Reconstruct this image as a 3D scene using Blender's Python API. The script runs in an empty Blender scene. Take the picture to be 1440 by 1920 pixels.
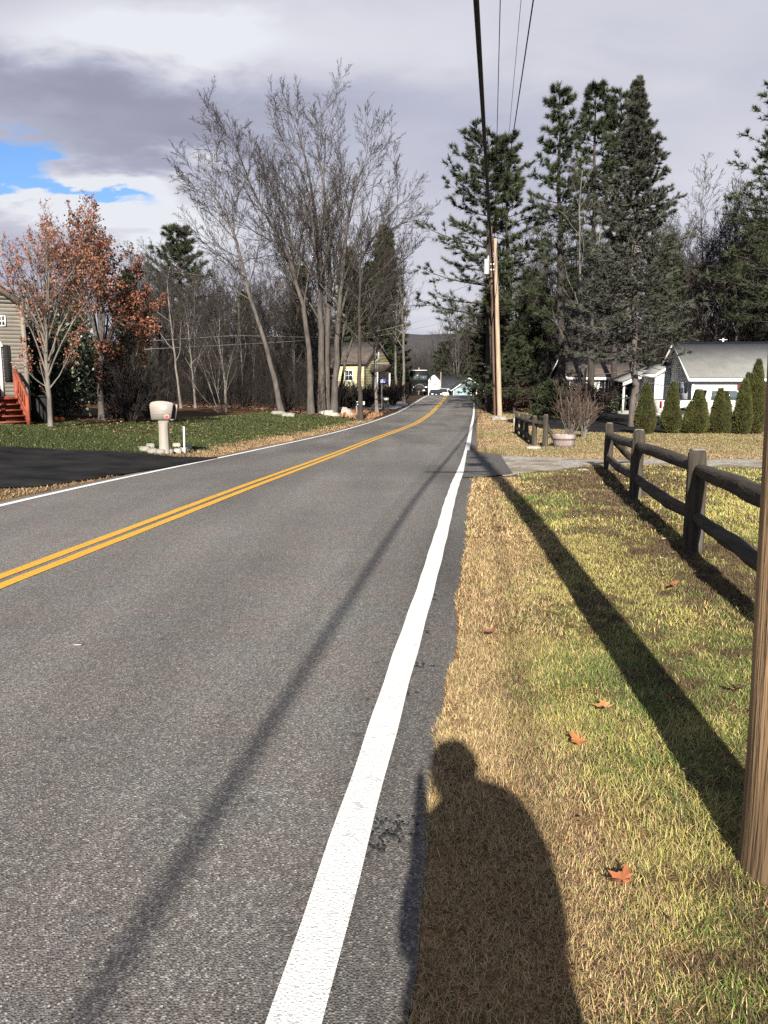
import bpy, bmesh, math, random
import numpy as np
from mathutils import Vector, Matrix

# ------------------------------------------------------------------ basics
SC = bpy.context.scene
COL = SC.collection
RNG = np.random.default_rng(7)
random.seed(7)
F, HY, EYE = 1450.0, 715.0, 1.55
PITCH = math.atan((960 - HY) / F)
CP, SP = math.cos(PITCH), math.sin(PITCH)
SUN_EL, SUN_AZ = math.radians(27.0), math.radians(4.5)     # shadows run 4.5 deg right of +Y


def ray(px, py):
    x, v = (px - 720) / F, (960 - py) / F
    return np.array([x, CP + v * SP, -SP + v * CP])


def at(px, py, Y):
    d = ray(px, py)
    return np.array([0, 0, EYE]) + d * (Y / d[1])


# ------------------------------------------------------------------ terrain
_ky = np.array([-400, -5, 0, 5, 10, 15, 20, 27, 35, 45, 60, 80, 90, 97, 104, 115, 130, 160, 200, 300, 5000.])
_kz = np.array([0, 0, 0, .02, .0, -.16, -.30, -.47, -.65, -.80, -.82, -.56, -.30, -.19, -.26, -.8, -2., -4.4, -7., -9., -9.])
_ty = np.arange(-60, 420, .5)
_tz = np.interp(_ty, _ky, _kz)
_k = np.exp(-.5 * (np.arange(-12, 13) * .5 / 2.0) ** 2)
_tz = np.convolve(np.pad(_tz, 12, mode='edge'), _k / _k.sum(), mode='valid')

# painted lines as laid on the ground (x as a function of y)
_RL = [(-.23, 1.68), (-.19, 2.03), (-.11, 2.67), (-.05, 3.02), (.15, 4.4), (.43, 6.34), (1.13, 12.4), (1.55, 15.21), (2.53, 23.28), (4.21, 37.56), (6.4, 55.61), (8.15, 70.55), (10.03, 86.95), (11.1, 97)]
_CL = [(-3.01, 5.89), (-2.45, 8.56), (-2.07, 12.4), (-1.23, 19.83), (-.26, 28.59), (1.79, 43.53), (3.11, 54.69), (5.16, 73.3), (7.78, 97.03)]
_LL = [(-4.85, 9.64), (-4.62, 12.65), (-4.31, 15.21), (-3.56, 21.5), (-2.50, 29.43), (-.96, 43.53), (.37, 54.19), (1.82, 66.48), (3.28, 80.02), (4.32, 88.27), (5.4, 97)]


def _fit(a, back):
    a = np.array(a)
    a = np.concatenate([[[a[0, 0] - back * (a[0, 1] + 80), -80]], a, [[a[-1, 0] + .125 * 260, a[-1, 1] + 260]]])
    yy = np.arange(-80, 350, .2); xx = np.interp(yy, a[:, 1], a[:, 0])
    k = np.exp(-.5 * (np.arange(-50, 51) * .2 / 2.2) ** 2)
    xs = np.convolve(np.pad(xx, 50, mode='reflect', reflect_type='odd'), k / k.sum(), mode='valid')
    return lambda y: np.interp(np.asarray(y, float), yy, xs)


xR, xC, xL = _fit(_RL, .115), _fit(_CL, .15), _fit(_LL, .14)
def eR(y): return xR(y) + .25 + .05 * (vnoise(np.asarray(y) * 1., 0. * np.asarray(y), .9, 71) - .5) + .03 * (vnoise(np.asarray(y) * 1., 0. * np.asarray(y), .33, 72) - .5)
def eL(y): return xL(y) - .22 - .03 * np.sin(np.asarray(y) * .9)


def sst(a, b, x):
    t = np.clip((x - a) / (b - a), 0, 1)
    return t * t * (3 - 2 * t)


def vnoise(x, y, s, seed=0):
    x = np.asarray(x) / s + 137.3 + seed * 17.17
    y = np.asarray(y) / s + 91.7 + seed * 9.31
    xi, yi = np.floor(x).astype(np.int64), np.floor(y).astype(np.int64)
    fx, fy = x - xi, y - yi
    fx, fy = fx * fx * (3 - 2 * fx), fy * fy * (3 - 2 * fy)

    def h(a, b):
        n = (a * 374761393 + b * 668265263 + seed * 1442695) & 0x7fffffff
        n = ((n ^ (n >> 13)) * 1274126177) & 0x7fffffff
        return ((n ^ (n >> 16)) & 0xffff) / 65535.0
    return (h(xi, yi) * (1 - fx) + h(xi + 1, yi) * fx) * (1 - fy) + (h(xi, yi + 1) * (1 - fx) + h(xi + 1, yi + 1) * fx) * fy


def T(x, y):
    x, y = np.asarray(x, float), np.asarray(y, float)
    z = np.interp(y, _ty, _tz)
    sl = xL(y) - .3 - x
    w = sst(8, 20, y) * (1 - sst(110, 160, y))
    z = z + w * (.085 * np.clip(sl, 0, 9) + .02 * np.clip(sl - 9, 0, 40))
    sr = x - xR(y) - .3
    z = z + .025 * np.clip(sr, 0, 3.5) * (1 - sst(100, 130, y))
    z = z + .35 * sst(60, 80, y) * sst(.5, 4, sr) * (1 - sst(100, 130, y))
    off = np.clip(np.maximum(sl, sr) / 1.5, 0, 1)
    z = z + off * .05 * (vnoise(x, y, 2.3, 3) - .5)
    return z


def G(px, py):
    d = ray(px, py)
    t = 5.0
    lo, hi = .5, 400.
    ts = np.concatenate([np.linspace(.8, 30, 600), np.linspace(30, 130, 1000)])
    P = np.array([0, 0, EYE]) + ts[:, None] * d
    below = P[:, 2] < T(P[:, 0], P[:, 1])
    i = int(np.argmax(below)) if below.any() else len(ts) - 1
    if i > 0:
        h = P[i - 1:i + 1, 2] - T(P[i - 1:i + 1, 0], P[i - 1:i + 1, 1])
        f = float(h[0] / (h[0] - h[1] + 1e-9)); p = P[i - 1] * (1 - f) + P[i] * f
    else: p = P[i]
    return np.array([p[0], p[1], float(T(p[0], p[1]))])


def gnd(x, y, dz=0):
    return np.array([x, y, float(T(x, y)) + dz])


# ------------------------------------------------------------------ mesh builder
class Geo:
    def __init__(s):
        s.v, s.f3, s.f4, s.c, s.n = [], [], [], [], 0
        s.ng = []

    def add(s, v, f3=None, f4=None, c=None):
        v = np.asarray(v, np.float32).reshape(-1, 3)
        if f3 is not None and len(f3): s.f3.append(np.asarray(f3, np.int32).reshape(-1, 3) + s.n)
        if f4 is not None and len(f4): s.f4.append(np.asarray(f4, np.int32).reshape(-1, 4) + s.n)
        if c is None: c = np.ones((len(v), 3), np.float32)
        c = np.asarray(c, np.float32)
        if c.ndim == 1: c = np.repeat(c[None], len(v), 0)
        s.c.append(c)
        s.v.append(v); s.n += len(v)
        return s

    def poly(s, pts):
        k = s.n
        s.add(np.array(pts))
        s.ng.append([k + i for i in range(len(pts))])
        return s

    def box(s, x0, x1, y0, y1, z0, z1, M=None):
        v = np.array([(x, y, z) for z in (z0, z1) for y in (y0, y1) for x in (x0, x1)], float)
        if M is not None: v = M(v)
        f = [(0, 2, 3, 1), (4, 5, 7, 6), (0, 1, 5, 4), (2, 6, 7, 3), (0, 4, 6, 2), (1, 3, 7, 5)]
        return s.add(v, f4=f)

    def bar(s, a, b, w, h=None, up=(0, 0, 1)):
        """rectangular bar between two points"""
        a, b = np.asarray(a, float), np.asarray(b, float)
        h = h or w
        t = (b - a) / np.linalg.norm(b - a)
        u = np.cross(t, up)
        if np.linalg.norm(u) < 1e-4: u = np.cross(t, (0, 1, 0))
        u /= np.linalg.norm(u); n = np.cross(u, t)
        v = [p + u * sx * w / 2 + n * sz * h / 2 for p in (a, b) for sz in (-1, 1) for sx in (-1, 1)]
        return s.add(v, f4=[(0, 1, 3, 2), (4, 6, 7, 5), (0, 4, 5, 1), (2, 3, 7, 6), (0, 2, 6, 4), (1, 5, 7, 3)])

    def tubes(s, P, R, k=4, c=None, cap=False):
        P, R = np.asarray(P, float), np.asarray(R, float)
        if P.ndim == 2: P, R = P[None], R[None]
        B, n, _ = P.shape
        t = np.gradient(P, axis=1)
        t /= np.linalg.norm(t, axis=2, keepdims=True) + 1e-9
        ref = np.where((np.abs(t[:, :, 2]).mean(1) > .75)[:, None], np.array([[1., .1, 0]]), np.array([[0, 0, 1.]]))[:, None, :]
        u = np.cross(t, np.broadcast_to(ref, t.shape)); u /= np.linalg.norm(u, axis=2, keepdims=True) + 1e-9
        w = np.cross(t, u)
        a = np.arange(k) * 2 * np.pi / k
        ring = P[:, :, None, :] + R[:, :, None, None] * (np.cos(a)[None, None, :, None] * u[:, :, None, :] + np.sin(a)[None, None, :, None] * w[:, :, None, :])
        idx = np.arange(B * n * k).reshape(B, n, k)
        i0, i1 = idx[:, :-1, :], idx[:, 1:, :]
        q = np.stack([i0, np.roll(i0, -1, 2), np.roll(i1, -1, 2), i1], -1).reshape(-1, 4)
        cc = None
        if c is not None:
            c = np.asarray(c, float)
            cc = np.repeat(np.broadcast_to(c, (B, 3)), n * k, 0) if c.ndim < 3 else np.repeat(c.reshape(-1, 3), k, 0)
        base = s.n
        s.add(ring.reshape(-1, 3), f4=q, c=cc)
        if cap:
            for b in range(B):
                s.ng.append([base + int(i) for i in idx[b, 0, ::-1]])
                s.ng.append([base + int(i) for i in idx[b, -1]])
        return s

    def lathe(s, prof, k=16, M=None, arc=None):
        prof = np.asarray(prof, float)
        a = np.arange(k) * 2 * np.pi / k
        v = np.stack([prof[:, 0, None] * np.cos(a), prof[:, 0, None] * np.sin(a), np.repeat(prof[:, 1, None], k, 1)], -1).reshape(-1, 3)
        if M is not None: v = M(v)
        n = len(prof); idx = np.arange(n * k).reshape(n, k)
        q = np.stack([idx[:-1], np.roll(idx[:-1], -1, 1), np.roll(idx[1:], -1, 1), idx[1:]], -1).reshape(-1, 4)
        base = s.n
        s.add(v, f4=q)
        s.ng.append([base + int(i) for i in idx[0, ::-1]]); s.ng.append([base + int(i) for i in idx[-1]])
        return s

    def prism(s, prof, axis, a, b, M=None):
        """closed 2-D outline extruded along an axis ('x' or 'y' or 'z') from a to b"""
        prof = np.asarray(prof, float); n = len(prof)
        def put(w):
            o = np.zeros((n, 3)); ax = 'xyz'.index(axis); r = [i for i in range(3) if i != ax]
            o[:, r[0]], o[:, r[1]], o[:, ax] = prof[:, 0], prof[:, 1], w
            return o
        v = np.concatenate([put(a), put(b)])
        if M is not None: v = M(v)
        k = s.n
        s.add(v, f4=[(i, (i + 1) % n, n + (i + 1) % n, n + i) for i in range(n)])
        s.ng.append([k + i for i in range(n)][::-1]); s.ng.append([k + n + i for i in range(n)])
        return s

    def build(s, name, mat, parent=None, smooth=False, bevel=0, loc=None, fixn=True):
        me = bpy.data.meshes.new(name)
        v = np.concatenate(s.v) if s.v else np.zeros((0, 3), np.float32)
        if loc is not None: v = v - np.asarray(loc, np.float32)
        f3 = np.concatenate(s.f3) if s.f3 else np.zeros((0, 3), np.int32)
        f4 = np.concatenate(s.f4) if s.f4 else np.zeros((0, 4), np.int32)
        ngl = np.array([i for f in s.ng for i in f], np.int32)
        loops = np.concatenate([f3.ravel(), f4.ravel(), ngl]).astype(np.int32)
        tot = np.concatenate([np.full(len(f3), 3), np.full(len(f4), 4), np.array([len(f) for f in s.ng], int)]).astype(np.int32)
        start = np.concatenate([[0], np.cumsum(tot)[:-1]]).astype(np.int32) if len(tot) else np.zeros(0, np.int32)
        me.vertices.add(len(v)); me.vertices.foreach_set('co', v.astype(np.float32).ravel())
        me.loops.add(len(loops)); me.loops.foreach_set('vertex_index', loops)
        me.polygons.add(len(tot)); me.polygons.foreach_set('loop_start', start)
        if smooth: me.polygons.foreach_set('use_smooth', np.ones(len(tot), bool))
        me.update(calc_edges=True)
        ca = me.color_attributes.new('tint', 'FLOAT_COLOR', 'POINT')
        c = np.concatenate(s.c) if s.c else np.zeros((0, 3), np.float32)
        ca.data.foreach_set('color', np.concatenate([c, np.ones((len(c), 1), np.float32)], 1).astype(np.float32).ravel())
        if fixn and len(tot) < 20000:
            bm = bmesh.new(); bm.from_mesh(me)
            bmesh.ops.recalc_face_normals(bm, faces=bm.faces)
            if bevel:
                es = [e for e in bm.edges if len(e.link_faces) == 2 and e.calc_face_angle(0) > .5]
                bmesh.ops.bevel(bm, geom=es, offset=bevel, segments=2, affect='EDGES', clamp_overlap=True)
            bm.to_mesh(me); bm.free()
        me.materials.append(mat)
        o = bpy.data.objects.new(name, me); COL.objects.link(o)
        if loc is not None: o.location = [float(q) for q in loc]
        if parent: o.parent = parent
        return o


def empty(name, loc=(0, 0, 0), rz=0):
    o = bpy.data.objects.new(name, None); COL.objects.link(o)
    o.location = [float(q) for q in loc]; o.rotation_euler = (0, 0, rz)
    o.empty_display_size = .3
    return o


def tag(o, label=None, cat=None, group=None, kind=None):
    if label: o['label'] = label
    if cat: o['category'] = cat
    if group: o['group'] = group
    if kind: o['kind'] = kind
    return o


def copy_tree(o, parent=None):
    c = o.copy(); COL.objects.link(c); c.parent = parent
    for ch in list(o.children): copy_tree(ch, c)
    return c


# ------------------------------------------------------------------ materials
def lin(r, g, b):
    f = lambda c: ((c / 255 + .055) / 1.055) ** 2.4 if c / 255 > .04045 else c / 255 / 12.92
    return (f(r), f(g), f(b))


ALB = .74        # one exposure-matched scale for every base colour below


def mk(name, c1, c2=None, scale=4., rough=.85, bump=0., stretch=(1, 1, 1), detail=6., bscale=None, c3=None, s3=30., t3=(.62, .7), tint=False, spec=.3, rnd=0., metal=0., contrast=.3):
    c1, c2, c3 = [None if c is None else tuple(q * ALB for q in c) for c in (c1, c2, c3)]
    m = bpy.data.materials.new(name); m.use_nodes = True
    nt = m.node_tree; N, L = nt.nodes, nt.links
    b = N['Principled BSDF']
    b.inputs['Roughness'].default_value = rough
    b.inputs['Specular IOR Level'].default_value = spec
    b.inputs['Metallic'].default_value = metal
    tc = N.new('ShaderNodeTexCoord'); mp = N.new('ShaderNodeMapping')
    mp.inputs['Scale'].default_value = stretch
    L.new(tc.outputs['Object'], mp.inputs['Vector'])
    no = N.new('ShaderNodeTexNoise'); no.inputs['Scale'].default_value = scale; no.inputs['Detail'].default_value = detail
    no.inputs['Roughness'].default_value = .62
    L.new(mp.outputs['Vector'], no.inputs['Vector'])
    rp = N.new('ShaderNodeValToRGB')
    rp.color_ramp.elements[0].position = .5 - contrast / 2; rp.color_ramp.elements[1].position = .5 + contrast / 2
    c2 = c2 or c1
    rp.color_ramp.elements[0].color = (*c1, 1); rp.color_ramp.elements[1].color = (*c2, 1)
    L.new(no.outputs['Fac'], rp.inputs['Fac'])
    out = rp.outputs['Color']

    def mix(a, bb, fac=None, mode='MIX', f=1.):
        x = N.new('ShaderNodeMix'); x.data_type = 'RGBA'; x.blend_type = mode
        x.inputs[0].default_value = f
        if fac is not None: L.new(fac, x.inputs[0])
        for sck, val in ((x.inputs[6], a), (x.inputs[7], bb)):
            if isinstance(val, tuple): sck.default_value = (*val, 1)
            else: L.new(val, sck)
        return x.outputs[2]
    if c3 is not None:
        n3 = N.new('ShaderNodeTexNoise'); n3.inputs['Scale'].default_value = s3; n3.inputs['Detail'].default_value = 4
        L.new(mp.outputs['Vector'], n3.inputs['Vector'])
        r3 = N.new('ShaderNodeValToRGB')
        r3.color_ramp.elements[0].position, r3.color_ramp.elements[1].position = t3
        L.new(n3.outputs['Fac'], r3.inputs['Fac'])
        out = mix(out, c3, r3.outputs['Color'])
    if tint:
        at_ = N.new('ShaderNodeAttribute'); at_.attribute_name = 'tint'
        out = mix(out, at_.outputs['Color'], None, 'MULTIPLY', 1.)
    if rnd:
        oi = N.new('ShaderNodeObjectInfo'); mr = N.new('ShaderNodeMapRange')
        mr.inputs['To Min'].default_value = 1 - rnd; mr.inputs['To Max'].default_value = 1 + rnd
        L.new(oi.outputs['Random'], mr.inputs['Value'])
        hs = N.new('ShaderNodeHueSaturation'); L.new(mr.outputs['Result'], hs.inputs['Value']); L.new(out, hs.inputs['Color'])
        out = hs.outputs['Color']
    L.new(out, b.inputs['Base Color'])
    if bump:
        nb = N.new('ShaderNodeTexNoise'); nb.inputs['Scale'].default_value = bscale or scale * 3; nb.inputs['Detail'].default_value = 5
        L.new(mp.outputs['Vector'], nb.inputs['Vector'])
        bp = N.new('ShaderNodeBump'); bp.inputs['Strength'].default_value = min(1, bump); bp.inputs['Distance'].default_value = .02 * max(1, bump)
        L.new(nb.outputs['Fac'], bp.inputs['Height']); L.new(bp.outputs['Normal'], b.inputs['Normal'])
    return m


def glass_mat(name, c, rough=.05):
    m = mk(name, c, c, rough=rough, spec=.8)
    return m


M = {}
M['bark'] = mk('bark_grey', (.055, .046, .040), (.115, .10, .088), 6, .95, .8, (1, 1, .25), rnd=.15)
M['bark_pale'] = mk('bark_pale', (.085, .075, .066), (.19, .172, .15), 6, .95, .6, (1, 1, .3), rnd=.12)
M['bark_dark'] = mk('bark_dark', (.028, .022, .019), (.065, .053, .046), 6, .95, .8, (1, 1, .25))
M['wood_twig'] = mk('twig_brown', (.026, .021, .019), (.058, .048, .043), 1.3, .95, rnd=.25)
M['brush'] = mk('brush_brown', (.014, .0105, .009), (.034, .025, .021), .5, .95, rnd=.2, tint=True)
M['brush_red'] = mk('brush_reddish', (.068, .046, .037), (.135, .090, .070), .9, .95, rnd=.15)
M['birch'] = mk('bark_birch', (.4, .38, .34), (.6, .57, .52), 9, .9, .3, c3=(.08, .07, .06), s3=9)
M['needle'] = mk('pine_needles', (.020, .029, .013), (.052, .066, .027), .55, .75, tint=True, rnd=.15)
M['needle_blue'] = mk('spruce_needles', (.036, .041, .032), (.085, .088, .070), .7, .8, tint=True)
M['cedar'] = mk('cedar_foliage', (.034, .042, .010), (.068, .075, .019), 2.5, .8, tint=True, rnd=.1)
M['leaf_orange'] = mk('dead_leaf_orange', (.125, .050, .030), (.25, .112, .066), 1.2, .8, tint=True)
M['leaf_pink'] = mk('dead_leaf_tan', (.23, .105, .066), (.36, .19, .125), 1.5, .8, tint=True)
M['holly'] = mk('broad_evergreen', (.018, .026, .014), (.05, .065, .035), 3, .45, tint=True, spec=.5)
M['grass'] = mk('grass_blades', (.9, .9, .9), (1, 1, 1), 3, .8, tint=True)
M['white_paint'] = mk('white_paint', (.74, .74, .73), (.82, .82, .81), 2, .6)
M['siding'] = mk('white_siding', (.70, .71, .71), (.78, .78, .78), 1.2, .6)
M['siding_beige'] = mk('beige_siding', (.19, .17, .145), (.25, .228, .195), 1.2, .7)
M['siding_yellow'] = mk('yellow_siding', (.62, .57, .34), (.74, .69, .44), 1.0, .7)
M['siding_blue'] = mk('blue_siding', (.22, .305, .33), (.27, .355, .38), 1.0, .7)
M['roof_grey'] = mk('grey_shingle', (.175, .178, .172), (.225, .226, .218), 1.4, .95, .4, c3=(.16, .16, .15), s3=6, bscale=40)
M['roof_brown'] = mk('brown_shingle', (.055, .045, .04), (.10, .08, .07), 1.4, .95, .4)
M['roof_dark'] = mk('dark_shingle', (.018, .02, .026), (.04, .042, .05), 1.4, .95, .3)
M['glass'] = glass_mat('dark_glass', (.02, .024, .03))
M['glass_pale'] = glass_mat('pale_glass', (.07, .09, .095))
M['blind'] = mk('grey_blind', (.30, .31, .34), (.36, .37, .40), 3, .7)
M['maroon'] = mk('maroon_paint', (.13, .03, .035), (.17, .045, .05), 3, .6)
M['black_paint'] = mk('black_paint', (.012, .012, .014), (.02, .02, .022), 3, .35)
M['black_car'] = mk('black_car_paint', (.012, .014, .014), (.018, .02, .02), 3, .25, spec=.5)
M['white_car'] = mk('white_car_paint', (.62, .60, .55), (.68, .66, .60), 3, .35, spec=.5)
M['rubber'] = mk('rubber', (.015, .015, .015), (.03, .03, .03), 6, .9)
M['alloy'] = mk('alloy', (.5, .5, .5), (.6, .6, .6), 6, .4, metal=.6)
M['red_lens'] = mk('red_lens', (.35, .02, .02), (.45, .03, .02), 3, .3)
M['lamp_lens'] = mk('lamp_lens', (.75, .76, .78), (.85, .85, .86), 3, .2, spec=.6)
M['red_stain'] = mk('red_wood_stain', (.17, .036, .018), (.28, .066, .033), 5, .75, .3, (1, 1, .4))
M['dark_gap'] = mk('dark_box', (.010, .010, .010), (.02, .02, .018), 3, .9)
M['fence'] = mk('weathered_fence_wood', (.026, .021, .016), (.078, .063, .046), 5, .95, 1.0, (1, 1, 1), c3=(.20, .205, .165), s3=13, t3=(.62, .70), bscale=22)
M['fence_rail'] = mk('weathered_rail_wood', (.022, .018, .014), (.085, .068, .05), 11, .95, 1., (1, .09, 1), c3=(.17, .175, .14), s3=5, t3=(.60, .70), bscale=34, contrast=.36)
M['fence_post'] = mk('weathered_post_wood', (.022, .018, .014), (.085, .070, .052), 13, .95, 1., (1, 1, .09), c3=(.15, .15, .12), s3=6, t3=(.60, .72), bscale=38, contrast=.36)
M['fence_end'] = mk('cut_fence_wood', (.12, .10, .08), (.26, .23, .18), 14, .95, .6, c3=(.04, .035, .03), s3=18)
M['pole_new'] = mk('new_pole_wood', (.16, .098, .052), (.40, .275, .155), 13, .9, 1., (1, 1, .05), bscale=46, c3=(.075, .048, .03), s3=5, t3=(.54, .70), contrast=.5, detail=11, tint=True)
M['pole_far'] = mk('pale_pole_wood', (.27, .20, .14), (.42, .335, .245), 7, .85, .4, (1, 1, .1))
M['pole_old'] = mk('old_pole_wood', (.085, .045, .03), (.15, .085, .06), 7, .9, .4, (1, 1, .1))
M['pole_grey'] = mk('grey_pole_wood', (.19, .14, .10), (.34, .28, .22), 7, .9, .4, (1, 1, .1))
M['cable'] = mk('black_cable', (.010, .010, .010), (.02, .02, .02), 8, .7)
M['wire_pale'] = mk('pale_wire', (.22, .22, .22), (.3, .3, .3), 8, .6)
M['galv'] = mk('galvanised', (.38, .41, .40), (.5, .53, .52), 4, .5)
M['beige_plastic'] = mk('beige_plastic', (.30, .27, .235), (.34, .305, .268), 2.5, .6)
M['red_sticker'] = mk('red_sticker', (.50, .07, .07), (.55, .09, .08), 12, .6)
M['pink_sticker'] = mk('pink_sticker', (.62, .30, .27), (.66, .36, .31), 12, .6)
M['white_sticker'] = mk('white_sticker', (.78, .78, .74), (.82, .82, .78), 9, .6)
M['ink'] = mk('grey_ink', (.10, .10, .09), (.14, .14, .13), 9, .7)
M['stone'] = mk('stone_grey', (.17, .16, .135), (.31, .295, .26), 6, .95, .8, c3=(.14, .13, .11), s3=9)
M['stone_pale'] = mk('stone_pale', (.25, .23, .19), (.42, .40, .345), 6, .95, .7)
M['barrel'] = mk('weathered_barrel', (.20, .155, .145), (.36, .295, .275), 9, .9, .6, (1, 1, .15), c3=(.10, .075, .07), s3=5)
M['barrel_band'] = mk('barrel_band', (.07, .05, .045), (.11, .085, .075), 9, .8)
M['soil'] = mk('soil', (.05, .035, .025), (.09, .07, .05), 9, .95)
M['pumpkin'] = mk('pumpkin_orange', (.62, .13, .025), (.75, .20, .04), 5, .5)
M['green_sign'] = mk('green_sign_sheet', (.005, .075, .04), (.008, .10, .055), 5, .5)
M['blue_sign'] = mk('blue_sign_sheet', (.03, .05, .30), (.04, .07, .36), 5, .5)
M['steel'] = mk('dull_steel', (.17, .16, .145), (.24, .23, .21), 9, .6)
M['cloth'] = mk('dark_jacket', (.03, .035, .05), (.05, .055, .07), 9, .95)
M['jeans'] = mk('jeans', (.04, .06, .11), (.06, .085, .15), 9, .95)
M['skin'] = mk('skin', (.50, .30, .22), (.55, .34, .25), 9, .6)
M['hair'] = mk('hair_brown', (.03, .02, .012), (.05, .033, .02), 20, .8)
M['leaf_fallen'] = mk('fallen_leaf', (.36, .15, .06), (.50, .24, .11), 9, .8, tint=True)
M['gravel'] = mk('gravel', (.15, .135, .115), (.52, .49, .44), 9, .95, 1., detail=8, bscale=60, c3=(.22, .17, .11), s3=1.4, t3=(.46, .60), contrast=.4)
M['asphalt_dark'] = mk('dark_asphalt', (.0085, .0085, .009), (.027, .027, .0275), 1.2, 1., .4, bscale=70, detail=10, spec=.06)
M['walk'] = mk('concrete_walk', (.24, .23, .22), (.32, .31, .29), 2, .9, .3)
M['hill'] = mk('hill_woods', (.035, .030, .030), (.05, .045, .046), .02, 1.)
M['litter'] = mk('leaf_litter', (.9, .9, .9), (1, 1, 1), 3, .85, tint=True)


def road_material():
    m = bpy.data.materials.new('worn_asphalt'); m.use_nodes = True
    N, L = m.node_tree.nodes, m.node_tree.links
    b = N['Principled BSDF']; b.inputs['Roughness'].default_value = .9; b.inputs['Specular IOR Level'].default_value = .25
    tc = N.new('ShaderNodeTexCoord')

    def noise(s, d=2., vec=None, r=.6):
        n = N.new('ShaderNodeTexNoise'); n.inputs['Scale'].default_value = s; n.inputs['Detail'].default_value = d
        n.inputs['Roughness'].default_value = r
        L.new(vec or tc.outputs['Object'], n.inputs['Vector']); return n.outputs['Fac']

    def ramp(f, stops):
        r = N.new('ShaderNodeValToRGB')
        el = r.color_ramp.elements
        while len(el) < len(stops): el.new(.5)
        for e, (p, c) in zip(el, stops): e.position = p; e.color = (*(c if isinstance(c, tuple) else (c, c, c)), 1)
        L.new(f, r.inputs['Fac']); return r.outputs['Color']

    def mul(a, bb, f=1.):
        x = N.new('ShaderNodeMix'); x.data_type = 'RGBA'; x.blend_type = 'MULTIPLY'; x.inputs[0].default_value = f
        L.new(a, x.inputs[6]); L.new(bb, x.inputs[7]); return x.outputs[2]
    vor = N.new('ShaderNodeTexVoronoi'); vor.inputs['Scale'].default_value = 135.; L.new(tc.outputs['Object'], vor.inputs['Vector'])
    stone = ramp(vor.outputs['Color'], [(.0, (.046, .043, .0405)), (.35, (.086, .080, .0755)), (.7, (.142, .132, .125)), (.93, (.265, .25, .237))])
    fine = ramp(noise(210, 3, r=.8), [(.32, .66), (.62, 1.22)])
    big = ramp(noise(.35, 4), [(.3, .86), (.7, 1.12)])
    mp = N.new('ShaderNodeMapping'); mp.inputs['Scale'].default_value = (1., .06, 1.); mp.inputs['Rotation'].default_value = (0, 0, .14)
    L.new(tc.outputs['Object'], mp.inputs['Vector'])
    streak = ramp(noise(1.3, 3, mp.outputs['Vector']), [(.3, .85), (.7, 1.1)])
    hue = ramp(noise(1.7, 2), [(.35, (.97, 1.01, 1.0)), (.65, (1.03, .99, .97))])
    spots = ramp(noise(5.5, 3), [(.27, .45), (.31, 1.)])
    col = mul(mul(mul(mul(mul(stone, fine), big), streak), hue), spots, .8)
    at_ = N.new('ShaderNodeAttribute'); at_.attribute_name = 'tint'
    col = mul(col, at_.outputs['Color'])
    L.new(col, b.inputs['Base Color'])
    bp = N.new('ShaderNodeBump'); bp.inputs['Strength'].default_value = .7; bp.inputs['Distance'].default_value = .006
    L.new(vor.outputs['Distance'], bp.inputs['Height']); L.new(bp.outputs['Normal'], b.inputs['Normal'])
    return m


def line_material(name, c, worn):
    m = mk(name, tuple(q * .93 for q in c), c, 1.5, .7, .5, bscale=120, c3=worn, s3=30, t3=(.60, .72))
    return m


def ground_material():
    m = bpy.data.materials.new('ground_soil_thatch'); m.use_nodes = True
    N, L = m.node_tree.nodes, m.node_tree.links
    b = N['Principled BSDF']; b.inputs['Roughness'].default_value = .97; b.inputs['Specular IOR Level'].default_value = .1
    at_ = N.new('ShaderNodeAttribute'); at_.attribute_name = 'tint'
    tc = N.new('ShaderNodeTexCoord')
    n = N.new('ShaderNodeTexNoise'); n.inputs['Scale'].default_value = 45; n.inputs['Detail'].default_value = 6
    L.new(tc.outputs['Object'], n.inputs['Vector'])
    n2 = N.new('ShaderNodeTexNoise'); n2.inputs['Scale'].default_value = 1.6; n2.inputs['Detail'].default_value = 8
    L.new(tc.outputs['Object'], n2.inputs['Vector'])
    r = N.new('ShaderNodeValToRGB'); r.color_ramp.elements[0].position = .3; r.color_ramp.elements[1].position = .7
    r.color_ramp.elements[0].color = (.28, .28, .28, 1); r.color_ramp.elements[1].color = (.85, .82, .78, 1)
    L.new(n.outputs['Fac'], r.inputs['Fac'])
    r2 = N.new('ShaderNodeValToRGB'); r2.color_ramp.elements[0].position = .3; r2.color_ramp.elements[1].position = .7
    r2.color_ramp.elements[0].color = (.75, .72, .68, 1); r2.color_ramp.elements[1].color = (1.15, 1.15, 1.1, 1)
    L.new(n2.outputs['Fac'], r2.inputs['Fac'])
    x = N.new('ShaderNodeMix'); x.data_type = 'RGBA'; x.blend_type = 'MULTIPLY'; x.inputs[0].default_value = 1
    L.new(at_.outputs['Color'], x.inputs[6]); L.new(r.outputs['Color'], x.inputs[7])
    y = N.new('ShaderNodeMix'); y.data_type = 'RGBA'; y.blend_type = 'MULTIPLY'; y.inputs[0].default_value = 1
    L.new(x.outputs[2], y.inputs[6]); L.new(r2.outputs['Color'], y.inputs[7])
    L.new(y.outputs[2], b.inputs['Base Color'])
    bp = N.new('ShaderNodeBump'); bp.inputs['Strength'].default_value = .8; bp.inputs['Distance'].default_value = .03
    L.new(n.outputs['Fac'], bp.inputs['Height']); L.new(bp.outputs['Normal'], b.inputs['Normal'])
    return m


M['road'] = road_material()
M['white_line'] = line_material('white_road_paint', (.80, .80, .77), (.5, .49, .47))
M['yellow_line'] = line_material('yellow_road_paint', (.66, .36, .035), (.34, .21, .06))
M['ground'] = ground_material()
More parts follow.
